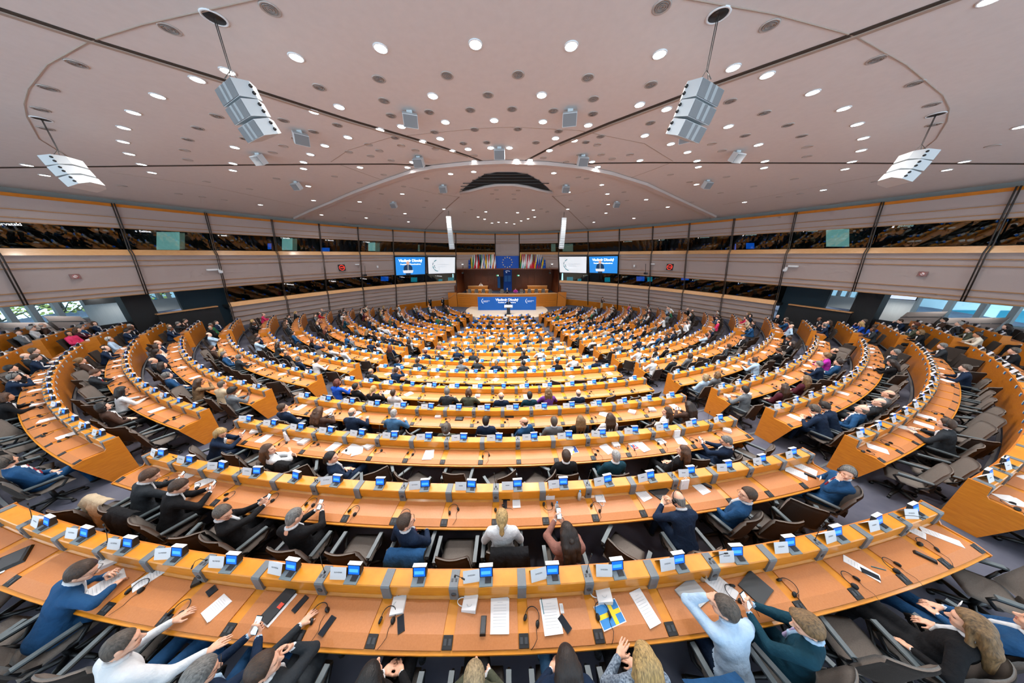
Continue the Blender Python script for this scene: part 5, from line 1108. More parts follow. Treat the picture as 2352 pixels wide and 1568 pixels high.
def collar_mesh(P, hb, seated=True):
    """shirt collar (and shirt front with tie under an open jacket) as its own smooth pieces"""
    lean, tw = rad(P.get('lean', 0)), rad(P.get('twist', 0)); g = P.get('girth', 1.07); z0 = .57 if seated else .95; B = V3(0, P.get('y0', -.06), z0); Rt = rotm(tw, -lean); at = lambda x, y, z: B + Rt @ V3(x, y, z); c = at(0, 0, .45); h = .0075; out = []
    f = Field(c - .22, c + .22, h, .012); n = 10
    for i in range(n):
        a0, a1 = (rad(35 + 290 * (i + k) / n) for k in (0, 1)); q = lambda a: at(.063 * math.sin(a), .004 + .062 * math.cos(a), .528 - .022 * math.cos(a)); f.cone(q(a0), q(a1), .017, .017, 0, .01)
    if P.get('top', 0) == 0: f.cone(at(0, .062, .475), at(0, .104 * g, .36), .034, .026, 0, .01); f.cone(at(0, .104 * g, .36), at(0, .114 * g, .25), .026, .010, 0, .01)
    out.append(f.nets())
    if P.get('tie'):
        f = Field(c - .22, c + .22, h, .008); f.cone(at(0, .094, .472), at(0, .108, .44), .015, .011, 0); f.cone(at(0, .108, .44), at(0, .128 * g, .27), .012, .018, 0); out.append(f.nets())
    return out
def np_mesh(name, V, Q, Lb, nslots):
    me = bpy.data.meshes.new(name); me.vertices.add(len(V)); me.vertices.foreach_set('co', V.astype(np.float32).ravel())
    me.loops.add(Q.size); me.loops.foreach_set('vertex_index', Q.astype(np.int32).ravel()); me.polygons.add(len(Q)); me.polygons.foreach_set('loop_start', np.arange(0, Q.size, 4, dtype=np.int32))
    for _ in range(nslots): me.materials.append(None)
    me.polygons.foreach_set('material_index', Lb.astype(np.int32)); me.polygons.foreach_set('use_smooth', np.ones(len(Q), bool)); me.update(calc_edges=True); return me
LAP = dict(L=(-.09, .15, .665), R=(.09, .15, .665), palmL=(.3, .2, -1), palmR=(-.3, .2, -1))
DESK = dict(lean=14, L=(-.17, .40, .80), R=(.17, .42, .80), y0=-.02)
POSES = dict(lap=dict(LAP, lean=-6), lap2=dict(LAP, lean=-10, legs='cross', hyaw=25), lap3=dict(LAP, lean=-4, hyaw=-30, twist=-10, L=(-.05, .14, .68)),
    desk=DESK, desk2=dict(DESK, hyaw=20, R=(.05, .45, .81)), write=dict(lean=30, L=(-.16, .42, .80), R=(.10, .46, .80), hpitch=-18, handR='grip', y0=.0),
    phone=dict(lean=4, L=(-.05, .33, .86), R=(.06, .33, .86), hpitch=-22, handL='grip', handR='grip', palmL=(.6, -.2, .6), palmR=(-.6, -.2, .6)),
    chin=dict(lean=16, L=(-.14, .38, .80), R=(.05, .34, 1.10), hpitch=-4, hyaw=-12, hintR=(.5, .3, -1), handR='fist', palmR=(0, -1, .2)),
    arms=dict(lean=-8, L=(-.29, .03, .70), R=(.29, .03, .70), legs='cross', palmL=(0, 0, -1), palmR=(0, 0, -1)), fold=dict(lean=-6, L=(.08, .20, .86), R=(-.08, .22, .84), palmL=(0, -1, 0), palmR=(0, -1, 0), hintL=(-1, 0, -.4), hintR=(1, 0, -.4)),
    turn=dict(LAP, lean=-4, twist=35, hyaw=30), turnl=dict(LAP, lean=-4, twist=-35, hyaw=-30))
SKINS = [mat('skin_light', 'E0AE92', .5, noise='D8A286', scale=30), mat('skin_fair', 'E8BDA4', .5, noise='E0AE96', scale=30), mat('skin_tan', 'C48E6C', .5, noise='BA835F', scale=30), mat('skin_brown', '7A4E36', .5, noise='6E452F', scale=30)]
def cloth(name, c, c2=None): return mat('cloth_' + name, c, .85, noise=c2 or c, scale=9, bump=1.0, spec=.2, bdist=.03)
CL = dict(navy=('16283F', '12223A'), blue=('1E4A74', '1A4268'), royal=('1A4FB8', '1746A4'), black=('16171A', '101114'), charcoal=('2C3136', '252A2F'), grey=('6A7075', '60666B'), white=('D0D3D6', 'C4C8CC'), lightblue=('A9C4DC', '9BB8D2'), teal=('123C4C', '0E3442'), brown=('4A3830', '3F2F28'), beige=('B9A88E', 'AD9C82'), cream=('DCD3C2', 'D0C6B4'), olive=('4A4E40', '404437'), burgundy=('4C1E2C', '421824'), purple=('6A3A8A', '5E327C'), magenta=('B832A8', 'A82A98'), red=('B02434', 'A01E2C'), pink=('D83A6A', 'C8325E'), rose=('8C6258', '80584E'), plaid=('22344A', '93A4B4'), denim=('3C6284', '34587A'), leopard=('8A7458', '4A3A2A'), green=('2E6A4A', '285E40'), yellow=('E8C428', 'DCB820'), dot=('B4CCE2', 'A2BCD6'))
CLM = {k: cloth(k, *v) for k, v in CL.items()}; CLM['plaid'] = mat('cloth_plaid2', '22344A', .85, noise='93A4B4', scale=60, bump=.1)
HAIR = dict(black='15110F', dark='2A1C14', brown='46301F', chestnut='5A3A22', light='8A6A44', blond='C8A468', ash='B09A74', grey='7E7C78', silver='B4B2AE', white='D8D6D0', red='6E3420', salt='5E5349')
HM = {k: mat('hair_' + k, c, .55, noise=''.join('%02X' % max(0, int(int(c[i:i + 2], 16) * .55)) for i in (0, 2, 4)), scale=110, stretch=(1, .5, .10), bump=.8) for k, c in HAIR.items()}
M_SHOE = mat('black_shoe', '141312', .4); M_EYE = mat('eye_dark', '2A1E18', .3); M_LIP = mat('lip', 'B06A5C', .5); M_TIES = [mat('tie_navy', '1A2A5A', .7), mat('tie_red', '8A1E30', .7), mat('tie_lilac', 'A79ABC', .7)]
M_SPEC = mat('spectacle_black', '1A1614', .4); M_BADGE = mat('badge_white', 'E8E8EA', .6)
BODY_CACHE = {}
def body(pose_key, P, hb, hd, seated=True):
    k = (pose_key, hb)
    if k not in BODY_CACHE:
        V, Q, Lb, fr = make_body(P, hb, hd, seated); cm = [np_mesh(nm, *c_[:2], c_[2] * 0, 1) for nm, c_ in zip(('shirt', 'tie'), collar_mesh(P, hb, seated))] if hb < .02 else []; fr['collar'] = cm; BODY_CACHE[k] = (np_mesh('person', V, Q, Lb, 8), fr)
    return BODY_CACHE[k]
def hair_me(kind, h):
    k = ('me', kind, h)
    if k not in CACHE:
        V, Q, Lb = hair_mesh(kind, h); CACHE[k] = np_mesh('hair', V, Q, Lb * 0, 1)
    return CACHE[k]
wh = MB(); wh.tube([(.096 * math.cos(t), -.01, .03 + .118 * math.sin(t)) for t in np.linspace(-.35, 3.49, 14)], .006, 5)
for sx in (-1, 1): wh.tube([(sx * .080, -.008, -.008), (sx * .108, -.008, -.008)], [.034, .030], 10)
WORN_ME = wh.mesh('worn_headset', M_BLACK)
gl_ = MB()
for sx in (-1, 1): gl_.tube([(sx * .034 + .024 * math.cos(t), .112, .012 + .018 * math.sin(t)) for t in np.linspace(0, 6.2832, 13)], .0022, 4); gl_.tube([(sx * .058, .112, .016), (sx * .078, .05, .014), (sx * .080, -.01, .008)], .0022, 4)
gl_.tube([(-.010, .113, .014), (.010, .113, .014)], .0022, 4); GLASS_ME = gl_.mesh('spectacles', M_SPEC)
TOPW = dict(navy='navy suit', blue='blue suit', royal='bright blue top', black='black jacket', charcoal='charcoal suit', grey='grey suit', white='white shirt', lightblue='light blue shirt', teal='dark teal suit', brown='brown jacket', beige='beige jacket', cream='cream top', olive='olive jacket', burgundy='burgundy top', purple='purple top', magenta='magenta jacket', red='red top', pink='pink top', rose='dusty rose jacket', plaid='dark checked top', denim='denim blue jacket', leopard='leopard print top', green='green top', yellow='yellow top', dot='pale blue checked shirt')
HAIRW = dict(short='short', buzz='cropped', bald='bald', sweep='swept', curly='curly', long='long', wavy='long wavy', curlylong='long curly', bob='bobbed', pony='tied-back', bun='pinned-up')
PEOPLE, OCC, WORN, FARP = 0, set(), set(), []
def person(M, P, key, top, hair, hcol, hb, hd, label, seated=True, skin=0, legs='black', shirt='white', tie=None, specs=False, headset=False, badge=False, group='seated delegates'):
    """M: world matrix of the seat point"""
    topslot = 1 if top in ('white', 'lightblue', 'dot', 'royal', 'magenta', 'purple', 'pink', 'red', 'yellow', 'cream', 'leopard', 'plaid', 'burgundy', 'green') else 0
    P = dict(P); P['top'] = topslot
    if tie is not None and not topslot: P['tie'] = 1
    me, fr = body((key, topslot, 'tie' in P, seated), P, hb, hd, seated)
    o = bpy.data.objects.new('person', me); COL.objects.link(o); o.matrix_world = M
    sk = SKINS[skin]
    for i, m in enumerate((CLM[top], CLM[top] if topslot else CLM[shirt], CLM[legs], sk, M_SHOE, M_TIES[tie or 0], M_EYE, M_LIP)):
        o.material_slots[i].link = 'OBJECT'; o.material_slots[i].material = m
    tag(o, label, 'person', group); R_, c = fr['head']
    HM4 = Matrix(R_.tolist()).to_4x4(); HM4.translation = Vector(c)
    def child(nm, me_, m=None):
        h = bpy.data.objects.new(nm, me_); COL.objects.link(h); h.parent = o; h.matrix_local = HM4
        if m: h.material_slots[0].link = 'OBJECT'; h.material_slots[0].material = m
        return h
    for cm, m in zip(fr['collar'], (CLM[top] if topslot else CLM[shirt], M_TIES[tie or 0])):
        h = bpy.data.objects.new(cm.name.split('.')[0], cm); COL.objects.link(h); h.parent = o; h.material_slots[0].link = 'OBJECT'; h.material_slots[0].material = m
    if hair: child('hair', hair_me(hair, hd * 1.1), HM[hcol])
    if headset: child('worn_headset', WORN_ME)
    if specs: child('spectacles', GLASS_ME)
    if badge:
        q_ = MB(); q_.box((0, 0, 0), (.085, .006, .06)); b_ = q_.build('badge', M_BADGE, o, (.07, .10, .86))
    return o, fr
def seat_matrix(s, r=.17, fx=.5, rz=0, dz=0):
    a = s['a'] + (fx - .5) * s['da']; p = pol(s['R'] + r, a, s['zf'] + dz); return Matrix.Translation(p) @ Matrix.Rotation(a + rz, 4, 'Z')
def find_seat(x, y, row, hz=1.2, r=.22):
    """seat of a row whose sitter's head shows nearest to picture point (x, y)"""
    best = None
    for s in SEATS:
        if s['row'] != row: continue
        q_ = px(pol(s['R'] + r, s['a'], s['zf'] + hz)); d = (q_[0] - x) ** 2 + .3 * (q_[1] - y) ** 2
        if best is None or d < best[0]: best = (d, s, q_)
    return best[1], math.sqrt(best[0]), best[2]
def phone(o, fr, side, label):
    R_, c = fr[side]; q_ = MB(); q_.box((0, 0, 0), (.072, .148, .009)); q_.box((0, 0, .005), (.066, .138, .002), 1)
    ph = q_.build('smartphone', [M_BLACK, mat('phone_screen', 'BFD8EC', .3, emit=.8)]); ph.matrix_world = o.matrix_world @ Matrix.Translation(Vector(c) + Vector((0, .0, .03))) @ Matrix.Rotation(rad(42), 4, 'X'); tag(ph, label, 'phone', 'phones held in hands')
# ------------------------------------------------------------------ who sits where (picture point of the head, row)
def lod(d): return (.0135, .0075) if d < 5.5 else (.019, .0105) if d < 9 else (.027, .015) if d < 15 else (.04, .022)
def sit(x, y, row, top, hair, hcol, pose='lap', words='', pk=None, free=False, rz=0, legs=None, skin=0, tie=None, specs=False, headset=False, badge=False, shirt='white', ph=None, dchair=.0):
    P = dict(POSES[pose]); key = pose
    if pk: P.update(pk); key = (pose, x, y)
    hz = 1.22; s = None
    guess = at_z(x, y, ZF[row] + hz); d = (guess - Vector((0, 0, CAMZ))).length; hb, hd = lod(d)
    top1 = 1 if top in ('white', 'lightblue', 'dot', 'royal', 'magenta', 'purple', 'pink', 'red', 'yellow', 'cream', 'leopard', 'plaid', 'burgundy', 'green') else 0
    Pt = dict(P); Pt['top'] = top1
    if tie is not None and not top1: Pt['tie'] = 1
    me, fr = body((key, top1, 'tie' in Pt, True), Pt, hb, hd); c = fr['head'][1]
    w = at_z(x, y, ZF[row] + c[2]); a = math.atan2(w.x - CEN.x, CEN.y - w.y); rh = math.hypot(w.x - CEN.x, w.y - CEN.y)
    off = Matrix.Rotation(rz, 2) @ Vector((c[0], c[1]))
    r = rh - RR[row] + off.y; a -= off.x / RR[row]
    if not free: r = min(.42, max(.10, r))
    cand = [q for q in SEATS if q['row'] == row]; s = min(cand, key=lambda q: abs(q['a'] - a)); fx = .5 + (a - s['a']) / s['da']
    if not free: fx = min(.95, max(.05, fx))
    if id(s) in OCC and not free: return None
    OCC.add(id(s)); s['chair'] = (rz * .7, r - .17 + dchair, fx)
    if headset: WORN.add(id(s))
    M = seat_matrix(s, r, fx, rz)
    lb = 'person in %s, %s %s%s' % (TOPW[top], (HAIRW[hair] + ' ' + hcol + ' hair') if hair not in (None, 'bald') else 'balding', words + ', ' if words else '', NTH[min(s['i'], 18)] + ' seat, ' + NTH[ORD[row]] + ' row' + (', ' + BSH[s['blk']] if len(words.split()) < 2 else ''))
    lg = legs or ('black' if top1 or top in ('brown', 'beige', 'olive', 'rose', 'denim') else top)
    o, fr = person(M, P, key, top, hair, hcol, hb, hd, lb, True, skin, lg, shirt, tie, specs, headset, badge)
    if ph: phone(o, fr, ph, 'smartphone in the hands of the ' + TOPW[top] + ' sitter, ' + NTH[s['i'] if s['i'] < 19 else 18] + ' seat, ' + NTH[ORD[row]] + ' row')
    return o
# front row
sit(190, 1312, 'A', 'blue', 'short', 'brown', 'write', 'writing', dict(lean=34, hyaw=-38, hpitch=-14, R=(.26, .46, .82), L=(-.02, .47, .82), handL='fist', hintR=(.8, -.1, .1)), specs=True, free=True, rz=-.25)
sit(282, 1478, 'A', 'white', 'buzz', 'salt', 'desk', 'reaching to the desk', dict(lean=12, hyaw=-30, hpitch=-8, R=(.56, .36, .83), L=(-.16, .42, .80), handR='flat', hintR=(.3, -.3, -.6)), legs='blue', free=True, rz=-.15)
sit(462, 1548, 'A', 'navy', 'short', 'grey', 'phone', 'holding a phone', dict(hyaw=-38, lean=-2), shirt='lightblue', specs=True, free=True, legs='blue', ph='R')
sit(608, 1530, 'A', 'charcoal', 'short', 'brown', 'chin', 'hand at the mouth', dict(lean=0, hyaw=-55, hpitch=-2, R=(.08, .13, 1.09)), free=True)
sit(852, 1558, 'A', 'black', 'long', 'black', 'lap', '', dict(lean=-2), free=True)
sit(1090, 1556, 'A', 'olive', 'short', 'ash', 'lap', '', dict(lean=-2, legs='cross'), free=True)
sit(1302, 1522, 'A', 'navy', 'wavy', 'dark', 'lap', '', dict(lean=2, hpitch=-14), legs='denim', free=True)
sit(1480, 1515, 'A', 'plaid', 'long', 'blond', 'lap', '', dict(lean=2, hpitch=-12, L=(-.10, .18, .80), handL='flat'), free=True)
sit(1664, 1396, 'A', 'dot', 'short', 'salt', 'chin', 'pensive', dict(lean=24, hyaw=48, hpitch=0, L=(-.13, .31, 1.16), R=(.16, .16, .66), hintL=(-.6, .7, -.6), handL='fist', palmL=(.7, -.6, 0)), legs='navy', free=True)
sit(1852, 1436, 'A', 'teal', 'sweep', 'light', 'phone', 'holding a phone', dict(hyaw=30, twist=14, lean=2, L=(-.20, .33, .88), R=(-.09, .35, .88)), tie=2, free=True, rz=.3, ph='R', shirt='lightblue')
sit(2228, 1432, 'A', 'black', 'long', 'light', 'arms', 'reclining', dict(hyaw=14, hpitch=-14, lean=-6), free=True, rz=.15)
sit(2392, 1440, 'A', 'blue', 'short', 'brown', 'lap', 'reclining', dict(lean=-18, legs='stretch', hyaw=5), free=True, rz=.2, badge=True)
# second row
sit(345, 1092, 'B', 'charcoal', 'short', 'chestnut', 'phone', 'holding a phone', dict(lean=20, hyaw=-25, L=(.05, .42, .84), R=(.16, .42, .84)), free=True, rz=-.2, ph='R')
sit(412, 1117, 'B', 'black', 'short', 'brown', 'phone', 'holding a phone', dict(lean=20, hyaw=-35, L=(.05, .44, .84), R=(.17, .44, .84)), free=True, rz=-.3, ph='R')
sit(513, 1178, 'B', 'black', 'short', 'salt', 'phone', 'holding a phone', dict(hyaw=-50, lean=-4, twist=-25), specs=True, rz=-.2, ph='R', free=True)
sit(677, 1186, 'B', 'black', 'buzz', 'grey', 'phone', 'holding a phone', dict(hyaw=-20, lean=-2), ph='R', free=True)
sit(933, 1198, 'B', 'navy', 'short', 'brown', 'turnl', 'looking sideways', dict(hyaw=-40, twist=-25, R=(.16, .16, .68)), specs=True, tie=1, free=True)
sit(1153, 1188, 'B', 'white', 'pony', 'blond', 'lap', '', dict(lean=2), legs='black', free=True)
sit(1303, 1222, 'B', 'rose', 'wavy', 'dark', 'phone', 'holding a phone', dict(hyaw=10, L=(-.10, .32, .98), lean=-2), free=True, ph='L')
sit(1557, 1146, 'B', 'navy', 'bald', 'grey', 'write', 'writing', dict(lean=26, hyaw=8, L=(-.12, .46, .86), R=(.06, .46, .90)), headset=True, free=True)
sit(1716, 1136, 'B', 'blue', 'short', 'brown', 'turn', 'looking sideways', dict(lean=-8, hyaw=42, twist=15), specs=True, free=True, rz=.3)
sit(1946, 1086, 'B', 'blue', 'short', 'grey', 'chin', 'hand at the mouth', dict(lean=-6, hyaw=60, twist=25, L=(-.16, -.02, 1.11), R=(.20, .14, .70), hintL=(-.6, .6, -.6), handL='fist', palmL=(1, 0, 0), legs='wide'), tie=1, headset=True, badge=True, free=True, rz=.5)
# third and fourth rows
for a_ in [(508, 994, 'C', 'navy', 'bob', 'blond', 'phone', 'holding a phone', dict(lean=22, hyaw=-45, twist=-15, L=(.10, .44, .90), R=(.22, .44, .90)), dict(free=True, rz=-.5, specs=True, ph='R')), (617, 1032, 'C', 'white', 'long', 'chestnut', 'fold', 'arms folded', dict(hyaw=-45), dict(free=True, rz=-.35)), (762, 1050, 'C', 'navy', 'pony', 'black', 'turnl', 'hands clasped', None, dict(free=True, rz=-.2)),
           (1300, 1046, 'C', 'black', 'short', 'brown', 'lap', '', None, {}), (1414, 1046, 'C', 'teal', 'buzz', 'silver', 'lap', '', None, {}), (1578, 1040, 'C', 'black', 'long', 'chestnut', 'lap', '', dict(hyaw=30), dict(rz=.2)), (1668, 1013, 'C', 'navy', 'buzz', 'grey', 'phone', 'holding a phone', dict(hyaw=35, lean=-4), dict(rz=.4, specs=True, ph='R', free=True)),
           (650, 936, 'D', 'navy', 'short', 'brown', 'lap', '', dict(hyaw=-30), {}), (717, 955, 'D', 'brown', 'wavy', 'chestnut', 'phone', 'holding a phone', None, dict(ph='R')), (773, 953, 'D', 'black', 'short', 'brown', 'lap', '', None, {}), (803, 951, 'D', 'navy', 'bald', 'grey', 'desk', '', None, {}), (905, 949, 'D', 'denim', 'buzz', 'silver', 'desk', 'leaning on the desk', dict(lean=20), {}), (1025, 984, 'D', 'olive', 'curly', 'salt', 'lap', '', dict(lean=-10), dict(free=True)),
           (1116, 966, 'D', 'navy', 'short', 'black', 'lap', '', None, {}), (1203, 968, 'D', 'blue', 'bald', 'brown', 'turn', '', dict(legs='cross'), {}), (1273, 969, 'D', 'grey', 'short', 'salt', 'lap', '', None, {}), (1335, 968, 'D', 'black', 'long', 'light', 'lap', '', None, {}), (1404, 963, 'D', 'white', 'long', 'brown', 'lap', '', None, {}), (1532, 945, 'D', 'white', 'wavy', 'brown', 'turn', '', None, {}), (1587, 935, 'D', 'brown', 'long', 'dark', 'phone', 'holding a phone', None, dict(ph='R'))]:
    sit(*a_[:8], pk=a_[8], **a_[9])
for a_ in [(775, 878, 'E', 'royal', 'bob', 'red', 'desk'), (818, 888, 'E', 'black', 'short', 'black', 'lap3'), (850, 900, 'E', 'black', 'pony', 'blond', 'phone'), (901, 904, 'E', 'white', 'buzz', 'brown', 'lap'), (1027, 899, 'E', 'charcoal', 'short', 'grey', 'desk'), (1073, 910, 'E', 'olive', 'bob', 'chestnut', 'desk'), (1151, 913, 'E', 'navy', 'bald', 'grey', 'lap'), (1217, 910, 'E', 'teal', 'short', 'black', 'lap'), (1264, 911, 'E', 'purple', 'wavy', 'light', 'desk'), (1328, 902, 'E', 'navy', 'bald', 'grey', 'lap'),
           (852, 852, 'F', 'charcoal', 'bald', 'grey', 'lap'), (911, 850, 'F', 'navy', 'short', 'brown', 'chin'), (914, 828, 'G', 'blue', 'short', 'brown', 'lap'), (954, 833, 'G', 'charcoal', 'short', 'brown', 'desk'), (1060, 831, 'G', 'grey', 'short', 'salt', 'desk'), (1097, 827, 'G', 'charcoal', 'short', 'dark', 'desk'), (1140, 833, 'G', 'navy', 'pony', 'light', 'desk'), (1202, 837, 'G', 'charcoal', 'short', 'black', 'desk'), (1239, 835, 'G', 'charcoal', 'short', 'grey', 'desk'), (1278, 831, 'G', 'black', 'short', 'black', 'desk'), (1317, 822, 'G', 'white', 'short', 'dark', 'desk'), (1370, 828, 'G', 'navy', 'bald', 'brown', 'lap'),
           (1052, 803, 'H', 'navy', 'buzz', 'grey', 'desk'), (1087, 811, 'H', 'charcoal', 'short', 'salt', 'desk'), (1152, 819, 'H', 'cream', 'short', 'brown', 'lap'), (1203, 812, 'H', 'black', 'short', 'dark', 'desk'), (1239, 802, 'H', 'white', 'short', 'grey', 'desk'), (974, 811, 'H', 'navy', 'short', 'red', 'lap'), (1005, 813, 'H', 'charcoal', 'bald', 'grey', 'lap'), (1041, 796, 'I', 'charcoal', 'short', 'grey', 'desk'), (1075, 796, 'I', 'navy', 'bald', 'grey', 'lap'), (1136, 793, 'I', 'black', 'short', 'grey', 'desk'), (1190, 792, 'I', 'charcoal', 'short', 'brown', 'turn'), (1219, 793, 'I', 'beige', 'bob', 'blond', 'desk'), (1008, 790, 'I', 'rose', 'bob', 'blond', 'desk'), (1288, 789, 'I', 'cream', 'bald', 'grey', 'lap'),
           # wing under the tree windows
           (14, 1060, 'B', 'blue', 'short', 'salt', 'lap2'), (14, 912, 'B', 'black', 'bob', 'chestnut', 'desk'), (2, 905, 'A', 'brown', 'long', 'chestnut', 'lap'), (33, 866, 'B', 'navy', 'short', 'grey', 'chin'), (31, 845, 'B', 'black', 'short', 'black', 'lap'), (68, 846, 'B', 'charcoal', 'curly', 'chestnut', 'desk'), (106, 817, 'B', 'navy', 'short', 'brown', 'desk'), (66, 817, 'B', 'charcoal', 'bald', 'grey', 'lap'), (89, 809, 'B', 'navy', 'bald', 'grey', 'lap'), (112, 801, 'B', 'charcoal', 'short', 'salt', 'lap'),
           (186, 828, 'C', 'brown', 'bun', 'light', 'lap2'), (219, 818, 'C', 'burgundy', 'wavy', 'light', 'chin'), (243, 800, 'C', 'navy', 'bald', 'brown', 'desk'), (260, 794, 'C', 'navy', 'curly', 'blond', 'phone'), (280, 896, 'C', 'white', 'long', 'black', 'desk'), (237, 934, 'C', 'brown', 'bob', 'black', 'lap'), (385, 862, 'D', 'blue', 'short', 'grey', 'lap'), (352, 828, 'D', 'charcoal', 'bald', 'grey', 'lap'), (369, 806, 'D', 'navy', 'short', 'dark', 'lap'), (373, 838, 'D', 'navy', 'long', 'dark', 'lap'), (381, 784, 'D', 'navy', 'bald', 'brown', 'lap'), (367, 794, 'D', 'cream', 'bob', 'brown', 'lap'), (458, 877, 'D', 'leopard', 'long', 'brown', 'chin'),
           (488, 799, 'E', 'brown', 'short', 'brown', 'lap'), (511, 806, 'E', 'black', 'curlylong', 'blond', 'desk'), (550, 820, 'E', 'charcoal', 'short', 'grey', 'desk'), (571, 786, 'F', 'lightblue', 'short', 'dark', 'phone'), (681, 826, 'F', 'navy', 'short', 'grey', 'lap'), (700, 838, 'F', 'white', 'short', 'brown', 'desk'), (641, 761, 'F', 'navy', 'short', 'chestnut', 'lap'), (655, 771, 'F', 'lightblue', 'short', 'dark', 'chin'), (686, 780, 'F', 'charcoal', 'long', 'dark', 'desk'), (299, 768, 'C', 'lightblue', 'short', 'white', 'lap'), (316, 757, 'C', 'navy', 'short', 'dark', 'phone'), (186, 768, 'A', 'teal', 'short', 'salt', 'phone'), (203, 764, 'A', 'navy', 'bald', 'grey', 'desk'), (122, 766, 'Y', 'royal', 'short', 'dark', 'desk'), (8, 800, 'Y', 'cream', 'short', 'dark', 'chin'),
           # wing under the building windows
           (2173, 973, 'B', 'charcoal', 'short', 'brown', 'desk'), (2310, 905, 'A', 'charcoal', 'bald', 'white', 'chin'), (2216, 845, 'B', 'navy', 'short', 'salt', 'desk'), (2153, 793, 'B', 'charcoal', 'short', 'grey', 'desk'), (2310, 803, 'A', 'black', 'short', 'salt', 'desk'), (2040, 905, 'C', 'grey', 'bald', 'brown', 'lap'), (2023, 925, 'C', 'charcoal', 'bald', 'grey', 'lap2'), (2000, 948, 'C', 'blue', 'bald', 'grey', 'arms'), (1870, 940, 'C', 'navy', 'short', 'salt', 'write'), (1893, 933, 'C', 'navy', 'short', 'dark', 'write'), (2048, 833, 'C', 'black', 'long', 'dark', 'phone'),
           (1897, 817, 'D', 'magenta', 'curly', 'light', 'desk'), (1915, 805, 'D', 'black', 'bald', 'brown', 'lap'), (1880, 836, 'D', 'navy', 'short', 'grey', 'desk'), (1926, 832, 'D', 'blue', 'short', 'dark', 'lap'), (1850, 870, 'D', 'burgundy', 'curlylong', 'light', 'lap'), (1840, 875, 'D', 'blue', 'short', 'dark', 'lap'), (1800, 890, 'D', 'burgundy', 'long', 'brown', 'lap'), (1710, 895, 'D', 'grey', 'short', 'dark', 'desk'), (1754, 833, 'E', 'lightblue', 'short', 'chestnut', 'chin'), (1658, 865, 'E', 'grey', 'bob', 'light', 'lap'), (1640, 875, 'E', 'lightblue', 'bob', 'ash', 'lap'), (1796, 807, 'E', 'black', 'short', 'brown', 'phone'), (1788, 763, 'F', 'blue', 'short', 'brown', 'desk'), (1818, 778, 'E', 'black', 'short', 'brown', 'desk'), (1828, 790, 'E', 'black', 'long', 'dark', 'lap'), (1465, 812, 'F', 'white', 'bald', 'silver', 'desk'), (1500, 805, 'F', 'charcoal', 'bald', 'ash', 'lap'), (1540, 800, 'F', 'grey', 'bob', 'brown', 'lap'), (1437, 792, 'G', 'white', 'bald', 'grey', 'desk'), (1935, 739, 'C', 'royal', 'long', 'blond', 'chin'), (1872, 745, 'D', 'navy', 'short', 'grey', 'chin'), (1948, 790, 'C', 'charcoal', 'short', 'grey', 'lap'), (2103, 765, 'B', 'black', 'bob', 'light', 'desk'), (2088, 757, 'B', 'navy', 'short', 'salt', 'desk'), (2232, 772, 'A', 'cream', 'short', 'dark', 'desk'), (2300, 760, 'Y', 'black', 'long', 'dark', 'lap'), (2258, 745, 'Y', 'black', 'wavy', 'dark', 'desk')]:
    rg = random.Random(a_[0] * 7 + a_[1]); tl = rg.choice((0, 1, None)) if a_[4] in ('short', 'buzz', 'bald') else None
    sit(*a_, words='', tie=tl, skin=rg.choice((0, 0, 1, 1, 2)), headset=rg.random() < .18, specs=rg.random() < .2)
HAND = len(OCC)
# everybody else: seats filled at the density the picture shows
prob = lambda s: {'middle': 0 if s['row'] in 'ABCDEFGH' else .72 if s['row'] > 'I' else .3}.get(s['blk'], (.75 if s['blk'].endswith('end') else 0 if s['row'] in 'ABY' else .08 if s['row'] in 'CD' else .2 if s['row'] in 'E' else .42 if s['row'] in 'FG' else .62))
tops = ['navy'] * 6 + ['charcoal'] * 6 + ['black'] * 6 + ['blue'] * 3 + ['grey'] * 4 + ['white'] * 4 + ['lightblue'] * 3 + ['teal', 'brown', 'beige', 'cream', 'olive', 'burgundy', 'rose', 'denim', 'royal', 'red', 'pink', 'green']
cands = []
for s in VIS:
    if id(s) in OCC: continue
    rg = random.Random(int(s['a'] * 1e6) + 13 * ord(s['row']))
    if rg.random() < prob(s): cands.append((s, rg))
nind = HAND
lowV, lowQ, lowM, nv = [], [], [], 0
